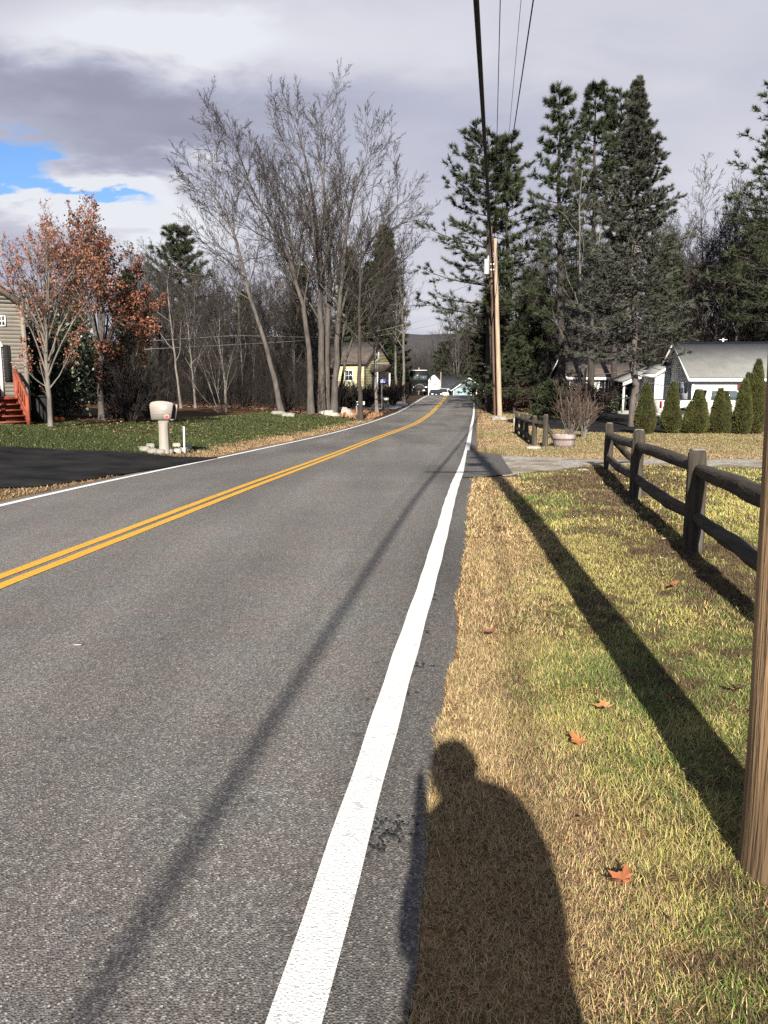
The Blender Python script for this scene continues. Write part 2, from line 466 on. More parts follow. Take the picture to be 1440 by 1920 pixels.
# ------------------------------------------------------------------ ground
def growing(d0, ratio, lim):
    out, d, s = [], d0, 0
    while s < lim:
        s += d; d *= ratio; out.append(s)
    return out


gx = np.concatenate([-14 - np.array(growing(.3, 1.09, 2600))[::-1], np.arange(-14, 16, .22), 16 + np.array(growing(.3, 1.09, 2600))])
gy = np.concatenate([-3 - np.array(growing(.3, 1.12, 400))[::-1], np.arange(-3, 34, .22), np.arange(34, 120, .5), 120 + np.array(growing(.6, 1.09, 3800))])
GX, GY = np.meshgrid(gx, gy)


def ground_colour(x, y):
    x, y = np.asarray(x, float), np.asarray(y, float)
    n1, n2, n3 = vnoise(x, y, 1.1, 1), vnoise(x, y, .45, 2), vnoise(x, y, 4.0, 5)
    sr, sl = x - eR(y), eL(y) - x
    tan = np.array([.30, .185, .10]); brown = np.array([.155, .105, .062]); olive = np.array([.20, .165, .062]); green = np.array([.026, .036, .012])
    litter = np.array([.15, .085, .045]); floor = np.array([.065, .045, .034])
    w1 = sst(.35, 1.0, sr + (n1 - .5) * .7)[..., None]
    dry = olive * (1 - n2[..., None] * .5) + brown * n2[..., None] * .5
    c = tan * (1 - w1) + dry * w1
    farr = sst(17, 19, y)[..., None]
    dry2 = np.array([.25, .175, .095]) * (1 - .55 * sst(.45, .75, n3)[..., None]) + np.array([.13, .13, .045]) * .55 * sst(.45, .75, n3)[..., None]
    c = c * (1 - farr * w1) + dry2 * farr * w1
    wf = sst(58, 63, y + (n3 - .5) * 6)[..., None] * sst(3, 5, sr)[..., None]
    c = c * (1 - wf) + floor * wf
    # left of the road
    lawn = green * (.7 + .7 * n1[..., None])
    lt = (sst(.42, .7, n1 * .5 + n2 * .5) * sst(21.5, 24, y + (n3 - .5) * 3 - x * .0))[..., None]
    lawn = lawn * (1 - lt) + litter * lt
    edge = sst(.9, .25, sl + (n2 - .5) * .5)[..., None]
    lawn = lawn * (1 - edge) + np.array([.20, .14, .085]) * edge
    nearl = sst(13, 11, y)[..., None]
    lawn = lawn * (1 - nearl) + (brown * .9 * (1 - n2[..., None]) + olive * .7 * n2[..., None]) * nearl
    bed = sst(26.5, 27.5, y + (n1 - .5) * 1.2)[..., None] * sst(6, 7, sl)[..., None]
    lawn = lawn * (1 - bed) + litter * .7 * bed
    wl = sst(47, 50, y + (n3 - .5) * 3)[..., None]
    lawn = lawn * (1 - wl) + floor * wl
    left = (sl > 0)[..., None]
    return np.where(left, lawn, c)


def build_ground():
    z = T(GX, GY)
    mid = (GX > eL(GY) + .12) & (GX < eR(GY) - .12) & (GY < 330)
    z = np.where(mid, z - .07, z)
    n, m_ = GX.shape
    idx = np.arange(n * m_).reshape(n, m_)
    q = np.stack([idx[:-1, :-1], idx[:-1, 1:], idx[1:, 1:], idx[1:, :-1]], -1).reshape(-1, 4)
    g = Geo(); g.add(np.stack([GX, GY, z], -1).reshape(-1, 3), f4=q, c=ground_colour(GX.ravel(), GY.ravel()))
    tag(g.build('ground', M['ground'], smooth=True), kind='structure')


build_ground()


def sheet(name, rows, mat, dz, parent=None, kind=None, colf=None):
    rows = np.asarray(rows, float)
    x, y = rows[..., 0], rows[..., 1]
    z = T(x, y) + dz
    n, m_ = x.shape
    idx = np.arange(n * m_).reshape(n, m_)
    q = np.stack([idx[:-1, :-1], idx[:-1, 1:], idx[1:, 1:], idx[1:, :-1]], -1).reshape(-1, 4)
    g = Geo(); g.add(np.stack([x, y, z], -1).reshape(-1, 3), f4=q, c=None if colf is None else colf(x.ravel(), y.ravel()))
    o = g.build(name, mat, parent, smooth=True)
    if kind: o['kind'] = kind
    return o


ry = np.concatenate([np.arange(-40, -3, 1.), np.arange(-3, 30, .2), np.arange(30, 112, .4), np.arange(112, 300, 3.)])
wv = np.linspace(0, 1, 25)[None]


def road_tint(x, y):
    t = (x - xL(y)) / (xR(y) - xL(y))
    c = np.ones_like(x)
    sp = t * 2 % 1
    wheel = np.exp(-((sp - .25) / .13) ** 2) + np.exp(-((sp - .75) / .13) ** 2)
    c *= .95 + .10 * wheel
    c *= 1 - .20 * sst(.975, .995, t)                                 # darker outer strip beyond the edge line
    pt = sst(27, 31, y + 3 * (vnoise(x, y, 6, 8) - .5)) * sst(115, 60, y) # newer, smoother surfacing further on
    c *= 1 - .04 * pt
    c *= 1 - .26 * sst(.52, .8, vnoise(x * 1.0, y * .4, 1.6, 12))
    c *= 1 + .10 * (vnoise(x * 2., y * .15, 1.0, 14) - .5)
    return np.stack([c, c, c * (1 - .01 * t)], -1)


road = sheet('road', np.stack([(eL(ry)[:, None] * (1 - wv) + eR(ry)[:, None] * wv), np.repeat(ry[:, None], 25, 1)], -1), M['road'], .004, kind='structure', colf=road_tint)


def stripe(name, fn, w, mat, wob=.0025):
    y = ry
    e = wob * np.sin(y * 7.1) + wob * np.sin(y * 2.3 + 1)
    a, b = fn(y) - w / 2 + e, fn(y) + w / 2 + wob * np.sin(y * 5.7 + 2)
    return sheet(name, np.stack([np.stack([a, y], -1), np.stack([b, y], -1)], 1), mat, .009, road)


stripe('white_edge_line', xR, .135, M['white_line']); stripe('white_edge_line', xL, .115, M['white_line'])
stripe('yellow_centre_line', lambda y: xC(y) - .095, .115, M['yellow_line']); stripe('yellow_centre_line', lambda y: xC(y) + .095, .115, M['yellow_line'])


def px_strip(name, far, near, mat, dz, nu=60, nv=14, wob=.1, colf=None):
    """a paved patch between two edges given by points on the ground"""
    A = np.array([G(*p)[:2] for p in far]); B = np.array([G(*p)[:2] for p in near])
    def rs(P):
        d = np.r_[0, np.cumsum(np.linalg.norm(np.diff(P, axis=0), axis=1))]; t = np.linspace(0, d[-1], nu)
        return np.stack([np.interp(t, d, P[:, 0]), np.interp(t, d, P[:, 1])], -1)
    A, B = rs(A), rs(B)
    A[:, 1] += wob * (vnoise(A[:, 0], A[:, 1], .6, 31) - .5); B[:, 1] += wob * (vnoise(B[:, 0], B[:, 1], .4, 32) - .5)
    v = np.linspace(0, 1, nv)[:, None, None]
    return sheet(name, A[None] * (1 - v) + B[None] * v, mat, dz, kind='structure', colf=colf)


px_strip('driveway', [(-330, 834), (0, 838), (130, 845), (265, 851), (330, 858), (408, 858)], [(-330, 925), (0, 917), (60, 915), (120, 908), (190, 897), (300, 880), (408, 860)], M['asphalt_dark'], .022)
px_strip('gravel_driveway', [(925, 853), (1040, 860), (1135, 862), (1440, 864), (1900, 862)], [(940, 893), (1040, 884), (1090, 876), (1150, 872), (1440, 880), (1900, 884)], M['gravel'], .014, wob=.5)
px_strip('driveway_apron', [(876, 845), (900, 850), (938, 854)], [(868, 897), (905, 897), (961, 889)], M['road'], .021, wob=.12, colf=lambda x, y: np.full((len(x), 3), .62))
px_strip('asphalt_driveway', [(952, 787), (1020, 782), (1100, 778), (1165, 766), (1300, 772), (1700, 772)], [(952, 792), (1020, 805), (1100, 811), (1200, 812), (1300, 808), (1700, 808)], M['asphalt_dark'], .03)
px_strip('concrete_walk', [(672, 762), (700, 759), (735, 756), (757, 752)], [(672, 768), (700, 768), (740, 768), (766, 760)], M['walk'], .03)


# ------------------------------------------------------------------ grass
def blades(g, x, y, h, w, col, lean=(.2, 1.15), z0=-.004):
    n = len(x)
    az = RNG.uniform(0, 2 * np.pi, n); ln = RNG.uniform(*lean, n)
    hh = h * RNG.uniform(.55, 1.35, n); ww = w * RNG.uniform(.7, 1.3, n)
    b = np.stack([x, y, T(x, y) + z0], -1)
    d = np.stack([np.cos(az) * np.sin(ln), np.sin(az) * np.sin(ln), np.cos(ln)], -1)
    d2 = d + np.stack([np.cos(az) * .45, np.sin(az) * .45, np.full(n, -.35)], -1)
    fa = az + np.pi / 2 + RNG.uniform(-.6, .6, n)
    s = np.stack([np.cos(fa), np.sin(fa), np.zeros(n)], -1) * (ww / 2)[:, None]
    mid = b + d * (hh * .55)[:, None]; tip = mid + d2 * (hh * .5)[:, None]
    tip[:, 2] = np.maximum(tip[:, 2], b[:, 2] + .004)
    v = np.stack([b - s, b + s, mid + s * .8, mid - s * .8, tip], 1).reshape(-1, 3)
    i = np.arange(n)[:, None] * 5
    tone = np.array([.62, .62, 1., 1., 1.12])[None, :, None]
    c = (np.repeat(col[:, None, :], 5, 1)).reshape(-1, 3)
    g.add(v, f3=i + np.array([[3, 2, 4]]), f4=i + np.array([[0, 1, 2, 3]]), c=c)


def in_poly_fn(far, near):
    A = np.array([G(*p)[:2] for p in far]); B = np.array([G(*p)[:2] for p in near])
    return lambda x, y, pad=0: (y < np.interp(x, A[:, 0], A[:, 1]) + pad) & (y > np.interp(x, B[:, 0], B[:, 1]) - pad) & (x > min(A[0, 0], B[0, 0]) - pad) & (x < max(A[-1, 0], B[-1, 0]) + pad)


on_gravel = in_poly_fn([(925, 853), (1040, 860), (1135, 862), (1440, 864), (1900, 862)], [(940, 893), (1040, 884), (1090, 876), (1150, 872), (1440, 880), (1900, 884)])
on_asph = in_poly_fn([(952, 787), (1020, 782), (1100, 778), (1165, 766), (1300, 772), (1700, 772)], [(952, 792), (1020, 805), (1100, 811), (1200, 812), (1300, 808), (1700, 808)])
on_drive = in_poly_fn([(-330, 834), (0, 838), (130, 845), (265, 851), (330, 858), (408, 858)], [(-330, 925), (0, 917), (60, 915), (120, 908), (190, 897), (300, 880), (408, 860)])
_ap = np.array([G(876, 845)[:2], G(961, 889)[:2]])
def on_apron(x, y): return (y > G(905, 897)[1] - .05) & (y < G(900, 850)[1]) & (x < np.interp(y, [G(961, 889)[1], G(938, 854)[1]], [G(961, 889)[0], G(938, 854)[0]]) + .05)


def verge_colour(x, y, n):
    sr = x - eR(y)
    n1, n2, n3 = vnoise(x, y, 1.3, 21), vnoise(x, y, .5, 22), vnoise(x, y, 2.6, 23)
    r = RNG.random(n)
    straw = np.array([.50, .375, .185]); tan = np.array([.41, .272, .145]); yel = np.array([.40, .37, .108]); grn = np.array([.135, .20, .040]); dk = np.array([.12, .082, .045])
    edge = sst(.80, .25, sr + (n1 - .5) * .55 - .25 * sst(6, 11, y)) * .9
    n4 = vnoise(x, y, .14, 24)
    pg = sst(.36, .66, n1 * .42 + n2 * .34 + n4 * .24) * .85
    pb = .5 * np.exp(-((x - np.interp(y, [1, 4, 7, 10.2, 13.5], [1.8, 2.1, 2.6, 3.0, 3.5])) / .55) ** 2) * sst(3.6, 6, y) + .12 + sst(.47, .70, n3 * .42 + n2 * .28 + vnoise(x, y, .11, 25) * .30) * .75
    u = RNG.random(n)
    c = np.where((u < pg)[:, None], grn, yel)
    c = np.where((u > 1 - .20)[:, None], straw, c)
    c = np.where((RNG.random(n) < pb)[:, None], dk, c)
    e = np.where((r < .5)[:, None], straw, tan); e = np.where((r > .86)[:, None], dk, e)
    c = np.where((RNG.random(n) < edge)[:, None], e, c)
    return c * RNG.uniform(.65, 1.25, (n, 1)) * (1 + RNG.uniform(-.08, .08, (n, 3)))


def build_grass():
    g = Geo()
    for y0, y1, dens, h, w in ((.7, 2.6, 42000, .034, .0022), (2.6, 4.5, 30000, .035, .0028), (4.5, 7.5, 12500, .038, .0043), (7.5, 11, 3800, .05, .008), (11, 15.4, 2000, .05, .012)):
        xa, xb = -.9, .53 * y1 + 1.2
        n = int((xb - xa) * (y1 - y0) * dens)
        x, y = RNG.uniform(xa, xb, n), RNG.uniform(y0, y1, n)
        k = (x > eR(y) + .05 * (vnoise(x, y, .25, 40) - .55)) & (x < .53 * y + 1.3) & ~on_gravel(x, y) & ~on_apron(x, y)
        clump = vnoise(x, y, .09, 41)
        k &= RNG.random(n) < .28 + 1.1 * sst(.12, .8, clump * .6 + .4 * vnoise(x, y, .28, 43))
        x, y = x[k], y[k]
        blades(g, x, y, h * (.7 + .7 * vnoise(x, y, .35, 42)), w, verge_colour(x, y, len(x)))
    tag(g.build('verge_grass', M['grass'], fixn=False), 'dry yellow green grass between the road edge and the near rail fence', 'grass', kind='stuff')
    g = Geo()
    for y0, y1, dens, h, w in ((15, 24, 1100, .05, .012), (24, 36, 500, .055, .019), (36, 62, 170, .065, .034)):
        xa, xb = 1.5, .53 * y1 + 1
        n = int((xb - xa) * (y1 - y0) * dens)
        x, y = RNG.uniform(xa, xb, n), RNG.uniform(y0, y1, n)
        k = (x > eR(y) + .05) & (x < .53 * y + 1) & ~on_gravel(x, y) & ~on_apron(x, y) & ~on_asph(x, y)
        x, y = x[k], y[k]; n = len(x)
        n1, n3 = vnoise(x, y, 2.0, 51), vnoise(x, y, 5.0, 52)
        u = RNG.random(n); pg = sst(.40, .72, n1 * .4 + n3 * .6) * .55
        c = np.where((u < pg)[:, None], np.array([.17, .185, .06]), np.array([.36, .265, .15])); c = np.where((RNG.random(n) < .18)[:, None], np.array([.24, .15, .085]), c)
        blades(g, x, y, h, w, c * RNG.uniform(.7, 1.2, (n, 1)))
    tag(g.build('dry_lawn_grass', M['grass'], fixn=False), 'dry tan lawn grass beyond the gravel driveway in front of the evergreen row', 'grass', kind='stuff')
    g = Geo()
    for y0, y1, dens, h, w in ((9, 16, 800, .05, .010), (16, 24, 1100, .055, .013), (24, 34, 600, .06, .019), (34, 50, 240, .07, .033)):
        xa, xb = -.53 * y1 - 1, 0
        n = int((xb - xa) * (y1 - y0) * dens)
        x, y = RNG.uniform(xa, xb, n), RNG.uniform(y0, y1, n)
        k = (x < eL(y) - .05) & (x > -.53 * y - 1) & ~on_drive(x, y, .05)
        sl = eL(y) - x
        k &= ~((y > 27) & (sl > 6.5)) & ~(y > 48.5 + 2 * (vnoise(x, y, 3, 9) - .5))
        x, y = x[k], y[k]; n = len(x); sl = eL(y) - x
        n1, n2 = vnoise(x, y, 1.6, 61), vnoise(x, y, .6, 62)
        u = RNG.random(n)
        c = np.where((u < .75)[:, None], np.array([.046, .066, .015]), np.array([.075, .086, .026])); c = np.where((RNG.random(n) < .04)[:, None], np.array([.30, .22, .11]), c)
        dry = sst(1.2, .3, sl + (n2 - .5)) + sst(13.2, 11.5, y)
        c = np.where((RNG.random(n) < dry)[:, None], np.array([.33, .22, .12]), c)
        blades(g, x, y, h, w, c * RNG.uniform(.65, 1.25, (n, 1)) * (.75 + .5 * n1[:, None]))
    tag(g.build('green_lawn_grass', M['grass'], fixn=False), 'short green lawn grass left of the road around the beige mailbox', 'grass', kind='stuff')


build_grass()


def scatter_leaves(g, x, y, size, col, dz=.02):
    n = len(x)
    b = np.stack([x, y, T(x, y) + dz + RNG.uniform(0, .03, n)], -1)
    az = RNG.uniform(0, 6.28, n); s = size * RNG.uniform(.6, 1.3, n)
    u = np.stack([np.cos(az), np.sin(az), RNG.uniform(-.4, .4, n)], -1) * s[:, None]
    w = np.stack([-np.sin(az), np.cos(az), RNG.uniform(-.4, .4, n)], -1) * s[:, None] * .6
    v = np.stack([b - u, b - w * .9, b + u, b + w], 1).reshape(-1, 3)
    g.add(v, f4=np.arange(n)[:, None] * 4 + np.array([[0, 1, 2, 3]]), c=np.repeat(col, 4, 0))


def build_litter():
    g = Geo()
    n = 4500
    y = RNG.uniform(17, 32, n); x = RNG.uniform(-17, -2, n)
    sl = eL(y) - x
    k = (sl > .3) & ~on_drive(x, y, .0) & (RNG.random(n) < .05 + .7 * sst(20.5, 25.5, y + 2 * (vnoise(x, y, 2, 70) - .5)) * sst(1.5, 5, sl)) & (x > -.54 * y)
    x, y = x[k], y[k]; n = len(x)
    u = RNG.random(n)[:, None]
    c = np.where(u < .55, np.array([.22, .125, .065]), np.array([.34, .24, .14])); c = np.where(u > .93, np.array([.55, .46, .34]), c)
    scatter_leaves(g, x, y, .055, c * RNG.uniform(.6, 1.2, (n, 1)))
    tag(g.build('leaf_litter', M['litter'], fixn=False), 'tan fallen leaves scattered over the green lawn below the orange tree', 'fallen leaves', kind='stuff')
    g = Geo()
    n = 2600
    y = RNG.uniform(1.5, 14, n); x = RNG.uniform(-.2, 8, n)
    k = (x > eR(y) + .15) & (x < .53 * y + .8) & ~on_gravel(x, y) & (RNG.random(n) < .12 + .6 * sst(.5, 2.6, x - eR(y)) * sst(.45, .75, vnoise(x, y, 1.6, 77)))
    x, y = x[k], y[k]; n = len(x)
    c = np.where((RNG.random(n) < .6)[:, None], np.array([.30, .19, .11]), np.array([.42, .34, .24]))
    scatter_leaves(g, x, y, .010 + .0014 * y[:], c * RNG.uniform(.5, 1.1, (n, 1)), .025)
    tag(g.build('leaf_scraps', M['litter'], fixn=False), 'small dry leaf scraps strewn in the grass beside the near rail fence', 'leaf scraps', kind='stuff')
    g = Geo()
    n = 15000
    y = RNG.uniform(47, 62, n); x = RNG.uniform(-32, 3, n)
    k = (x < eL(y) - .4); x, y = x[k], y[k]; n = len(x)
    scatter_leaves(g, x, y, .10, np.array([[.20, .105, .065]]) * RNG.uniform(.5, 1.4, (n, 1)))
    n = 700
    y = RNG.uniform(48, 55, n); x = eL(y) - RNG.uniform(.3, 2.4, n)
    blades(g, x, y, .28, .05, np.array([[.34, .18, .09]]) * RNG.uniform(.6, 1.3, (n, 1)), lean=(.1, .6))
    tag(g.build('forest_leaf_litter', M['litter'], fixn=False), 'reddish brown leaf litter on the woodland floor behind the green lawn', 'leaf litter', kind='stuff')


build_litter()


def maple_leaf(name, px, py, size, col, rz, label, curl=.6):
    p = G(px, py)
    out = [(0, -1.0), (.06, -.35), (.45, -.5), (.38, -.2), (.95, -.1), (.7, .12), (.85, .42), (.42, .32), (.38, .55), (.2, .5), (0, 1.0), (-.2, .5), (-.38, .55), (-.42, .32), (-.85, .42), (-.7, .12), (-.95, -.1), (-.38, -.2), (-.45, -.5), (-.06, -.35)]
    g = Geo(); v = [(0, 0, 0)] + [(a * size, b * size, size * curl * (a * a * .9 + b * b * .5) + size * .1 * math.sin(5 * a + 3 * b)) for a, b in out]
    n = len(out)
    g.add(np.array(v), f3=[(0, 1 + i, 1 + (i + 1) % n) for i in range(n)], c=np.array(col))
    o = g.build(name, M['leaf_fallen']); o.location = (p[0], p[1], p[2] + .045); o.rotation_euler = (random.uniform(-.5, .1), random.uniform(-.3, .3), rz)
    tag(o, label, 'leaf', 'fallen maple leaves on the verge')


maple_leaf('maple_leaf', 1166, 1674, .055, (1.1, .85, .8), .6, 'bright orange maple leaf nearest the camera, low on the lit verge grass')
maple_leaf('maple_leaf', 1083, 1408, .05, (.85, .75, .6), 2.2, 'brown curled maple leaf left of the pole shadow, above the person shadow shoulder', .8)
maple_leaf('maple_leaf', 1131, 1342, .055, (1.0, 1.15, 1.1), 1.2, 'pale orange maple leaf close to the left edge of the pole shadow')
maple_leaf('maple_leaf', 1259, 1328, .055, (.8, .7, .9), -.5, 'dull reddish maple leaf lying inside the dark pole shadow')
maple_leaf('maple_leaf', 1388, 1308, .07, (1.15, 1.7, 2.2), .2, 'whitish folded maple leaf beside the near wooden pole')
maple_leaf('maple_leaf', 1262, 1108, .06, (.9, .8, .8), .9, 'small rusty maple leaf between the pole shadow and the fence shadow')
maple_leaf('maple_leaf', 918, 1196, .04, (.55, .5, .8), 2.9, 'purplish brown maple leaf on the tan grass strip next to the road')
g = Geo(); p = G(147, 1211); g.prism([(-.026, -.012), (.016, -.015), (.03, 0), (.01, .013), (-.022, .01)], 'z', 0, .004)
o = g.build('paper_scrap', M['stone_pale']); o.location = (p[0], p[1], p[2] + .008); o.rotation_euler = (0, 0, .15); tag(o, 'small white scrap lying alone on the near traffic lane', 'scrap')


def crumbs():
    g = Geo(); rs = np.random.default_rng(3)
    for px, py, sx, n in ((722, 1570, 26, 46), (735, 1545, 18, 20), (700, 1590, 14, 14), (795, 1185, 8, 8), (790, 1250, 8, 8), (815, 1120, 8, 8), (770, 1300, 8, 6)):
        for i in range(n):
            p = G(px + rs.normal(0, sx), py + rs.normal(0, sx * .55)); r = rs.uniform(.003, .011) * (1 if py > 1400 else 1.5)
            a = np.sort(rs.uniform(0, 6.28, 6)); k = rs.uniform(.5, 1.2, 6)
            g.prism([(p[0] + r * q * math.cos(t), p[1] + r * q * math.sin(t) * 1.5) for t, q in zip(a, k)], 'z', p[2] + .003, p[2] + .0075)
    tag(g.build('tar_crumbs', M['rubber']), 'black tar crumbs beside the near white edge line', 'tar crumbs', kind='stuff')


crumbs()


# ------------------------------------------------------------------ fences
def log(g, a, b, r0, r1, seed, k=9, n=14, sag=.03, rough=.08, cap=True):
    rs = np.random.default_rng(seed)
    t = np.linspace(0, 1, n)[:, None]
    P = np.asarray(a) * (1 - t) + np.asarray(b) * t
    L = np.linalg.norm(np.asarray(b, float) - np.asarray(a, float))
    P[:, 2] -= sag * np.sin(np.pi * t[:, 0]); P[1:-1] += rs.normal(0, .004 * L, (n - 2, 3))
    R = (r0 * (1 - t[:, 0]) + r1 * t[:, 0]) * (1 + rs.normal(0, rough * .4, n))
    s0 = len(g.v)
    g.tubes(P, R, k, cap=cap)
    g.v[s0] += (rs.normal(0, rough * .22 * (r0 + r1) / 2, g.v[s0].shape)).astype(np.float32)


def fence_post(root, x, y, h, w, seed, tilt=0):
    b = gnd(x, y, -.15)
    g = Geo()
    rs = np.random.default_rng(seed)
    hs = np.array([0, .15, .4, .6, .8, .97, 1.0]) * (h + .15)
    R = np.array([w * .54, w * .53, w * .51, w * .5, w * .5, w * .49, w * .40])
    P = np.stack([tilt * hs, rs.normal(0, .004, 7), hs], -1) + b
    g.tubes(P, R, 10, cap=True)
    g.v[0] += rs.normal(0, .005, g.v[0].shape).astype(np.float32)
    o = g.build('post', M['fence_post'], root, loc=b); o.location = (b - np.array(root.location)); 
    g = Geo(); top = P[-1]
    g.tubes(np.stack([top - [0, 0, .004], top + [0, 0, .012]]), np.array([w * .405, w * .34]), 10, cap=True)
    g.build('post_top', M['fence_end'], o, loc=b).location = (0, 0, 0)
    return b


def rail(root, a, b, r, seed, sag=.03, cut=False):
    g = Geo(); log(g, a, b, r * .72, r * .72, seed, sag=sag, n=3) if False else None
    n = 16; t = np.linspace(0, 1, n)
    P = np.asarray(a)[None] * (1 - t[:, None]) + np.asarray(b)[None] * t[:, None]
    rs = np.random.default_rng(seed)
    P[:, 2] -= sag * np.sin(np.pi * t); P[1:-1, 2] += np.convolve(rs.normal(0, .010, n), np.ones(5) / 5, 'same')[1:-1]; P[1:-1, 0] += rs.normal(0, .006, n - 2)
    R = r * (.70 + .42 * np.sin(np.pi * t) ** .5) * (1 + np.convolve(rs.normal(0, .04, n), np.ones(4) / 4, 'same'))
    g.tubes(P, R, 10, cap=True); rd = g.v[0].reshape(n, 10, 3); ax_ = P[:, None, :]; rd[:] = ax_ + (rd - ax_) * (1 + rs.normal(0, .07, (1, 10, 1)) + rs.normal(0, .02, (n, 10, 1)))
    o = g.build('rail', M['fence_rail'], root, smooth=True, loc=a); o.location = np.asarray(a) - np.array(root.location)
    return o


def U3(v, z): return np.array([v[0], v[1], v[2] + z])


p1, p2, p3 = G(1139, 882), G(1190, 937), G(1299, 1034)
p4 = np.array([2.36, 4.15]); p5 = np.array([2.0, 1.15])
fr = empty('split_rail_fence', (p3[0], p3[1], float(T(p3[0], p3[1]))))
tag(fr, 'dark weathered split rail fence of thick logs on the near verge', 'fence')
posts = [(p1[0], p1[1], .88, .15), (p2[0], p2[1], .90, .165), (p3[0], p3[1], .90, .165), (p4[0], p4[1], .9, .16), (p5[0], p5[1], .9, .16)]
bases = [fence_post(fr, x, y, h, w, 100 + i, tilt=(.0, .012, -.012, 0, 0)[i]) + [0, 0, .15] for i, (x, y, h, w) in enumerate(posts)]
hi, lo = [.66, .70, .73, .72, .72], [.24, .30, .33, .32, .32]
for i in range(4):
    a, b = bases[i], bases[i + 1]
    rail(fr, U3(a, hi[i]), U3(b, hi[i + 1] + .02), .064, 200 + i, .0 if i else .02)
    rail(fr, U3(a, lo[i]), U3(b, lo[i + 1]), .062, 300 + i, .03)
e = G(1183, 868); rail(fr, U3(bases[0], .70), U3(e, .08), .065, 401, .02)

ff = empty('split_rail_fence', gnd(4.6, 25.6)); tag(ff, 'small far split rail fence with a fallen end rail beside the half barrel', 'fence')
fp = [(4.62, 22.2), (4.44, 22.9), (4.72, 25.7), (5.08, 28.6), (5.22, 30.6)]
fb = [fence_post(ff, x, y, .88 if i else .92, .15, 120 + i) + [0, 0, .15] for i, (x, y) in enumerate(fp)]
for i in range(1, 4):
    rail(ff, U3(fb[i], .68), U3(fb[i + 1], .68), .066, 500 + i, .02); rail(ff, U3(fb[i], .26 if i > 1 else .12), U3(fb[i + 1], .28), .066, 520 + i, .05)
rail(ff, U3(fb[0], .66), U3(fb[1], .68), .06, 540, 0); rail(ff, U3(fb[0], .70), U3(gnd(5.0, 22.3), .06), .055, 541, .02)
w_ = G(965, 801); g = Geo(); g.box(-.07, .07, -.05, .05, -.1, .42); g.prism([(-.07, .42), (.07, .42), (0, .47)], 'y', -.05, .05)
o = g.build('marker_post', M['stone_pale']); o.location = w_; tag(o, 'short whitish stone marker post at the far end of the small fence', 'marker post')

# half barrel planter
b0 = G(1057, 838); bp_ = empty('barrel_planter', b0); tag(bp_, 'weathered half barrel planter at the foot of the bare shrub', 'planter')
g = Geo(); g.lathe([(.0, .0), (.27, .0), (.30, .10), (.325, .24), (.33, .25), (.33, .35), (.30, .35), (.29, .30), (.0, .30)], 28); g.build('tub', M['barrel'], bp_)
g = Geo(); g.lathe([(.322, .215), (.334, .215), (.338, .25), (.326, .25)], 28); g.build('hoop', M['barrel_band'], bp_)
g = Geo(); g.lathe([(.302, .05), (.304, .02), (.282, .02)], 28); g.build('hoop', M['barrel_band'], bp_)


def rock(name, p, sx, sy, sz, seed, mat, label, cat='rock', group=None, rz=0., parent=None):
    bm = bmesh.new(); bmesh.ops.create_icosphere(bm, subdivisions=3, radius=1)
    rs = np.random.default_rng(seed)
    ph = rs.uniform(0, 6, (6, 3)); fr_ = rs.uniform(1.2, 3.2, (6, 3)); am = rs.uniform(.04, .13, 6)
    for v in bm.verts:
        c = v.co
        s = 1 + sum(am[i] * math.sin(fr_[i, 0] * c.x + ph[i, 0]) * math.sin(fr_[i, 1] * c.y + ph[i, 1]) * math.cos(fr_[i, 2] * c.z + ph[i, 2]) for i in range(6)) * 1.8
        c *= s
        c.x = max(-.82, min(.85, c.x)); c.z = min(.8, c.z)
        v.co = (c.x * sx, c.y * sy, max(-.25, c.z) * sz)
    me = bpy.data.meshes.new(name); bm.to_mesh(me); bm.free(); me.materials.append(mat)
    o = bpy.data.objects.new(name, me); COL.objects.link(o); o.location = [float(q) for q in p]; o.rotation_euler = (0, 0, rz)
    if label: tag(o, label, cat, group)
    if parent: o.parent = parent
    return o


rock('stone', G(1000, 842), .26, .14, .10, 1, M['stone_pale'], 'flat pale stone in the grass in front of the far rail fence')
rock('stone', G(1018, 835), .10, .09, .11, 2, M['stone_pale'], 'pale round stone at the foot of the far fence corner post')
rock('stone', G(1034, 836), .09, .08, .12, 3, M['stone_pale'], 'small whitish stone wedged between the far fence and the barrel')
rock('stone', G(1092, 883), .13, .07, .05, 4, M['stone_pale'], 'small flat stone at the edge of the gravel driveway')


# ------------------------------------------------------------------ poles and wires
def pole(name, base, top, r0, r1, mat, label, bottom=None):
    base = np.asarray(base, float); top = np.asarray(top, float)
    root = empty(name, base); tag(root, label, 'utility pole')
    n = 44; t = np.linspace(0, 1, n) ** 1.7
    P = base * (1 - t[:, None]) + top * t[:, None]; P[0, 2] -= .3
    R = r0 * (1 - t) + r1 * t
    R = R * (1 + .12 * np.exp(-t * 60))
    hgt = (P[:, 2] - base[2])
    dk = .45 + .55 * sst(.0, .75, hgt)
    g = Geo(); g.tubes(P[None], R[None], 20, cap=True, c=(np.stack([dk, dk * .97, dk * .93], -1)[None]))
    a = g.v[0].reshape(n, 20, 3)
    for k in range(20): a[:, k] += (np.array([math.cos(k * .314), math.sin(k * .314), 0]) * r0 * .035 * math.sin(k * 2.7)).astype(np.float32)
    sh = g.build('shaft', mat, root, smooth=True, loc=base); sh.location = (0, 0, 0)
    return root


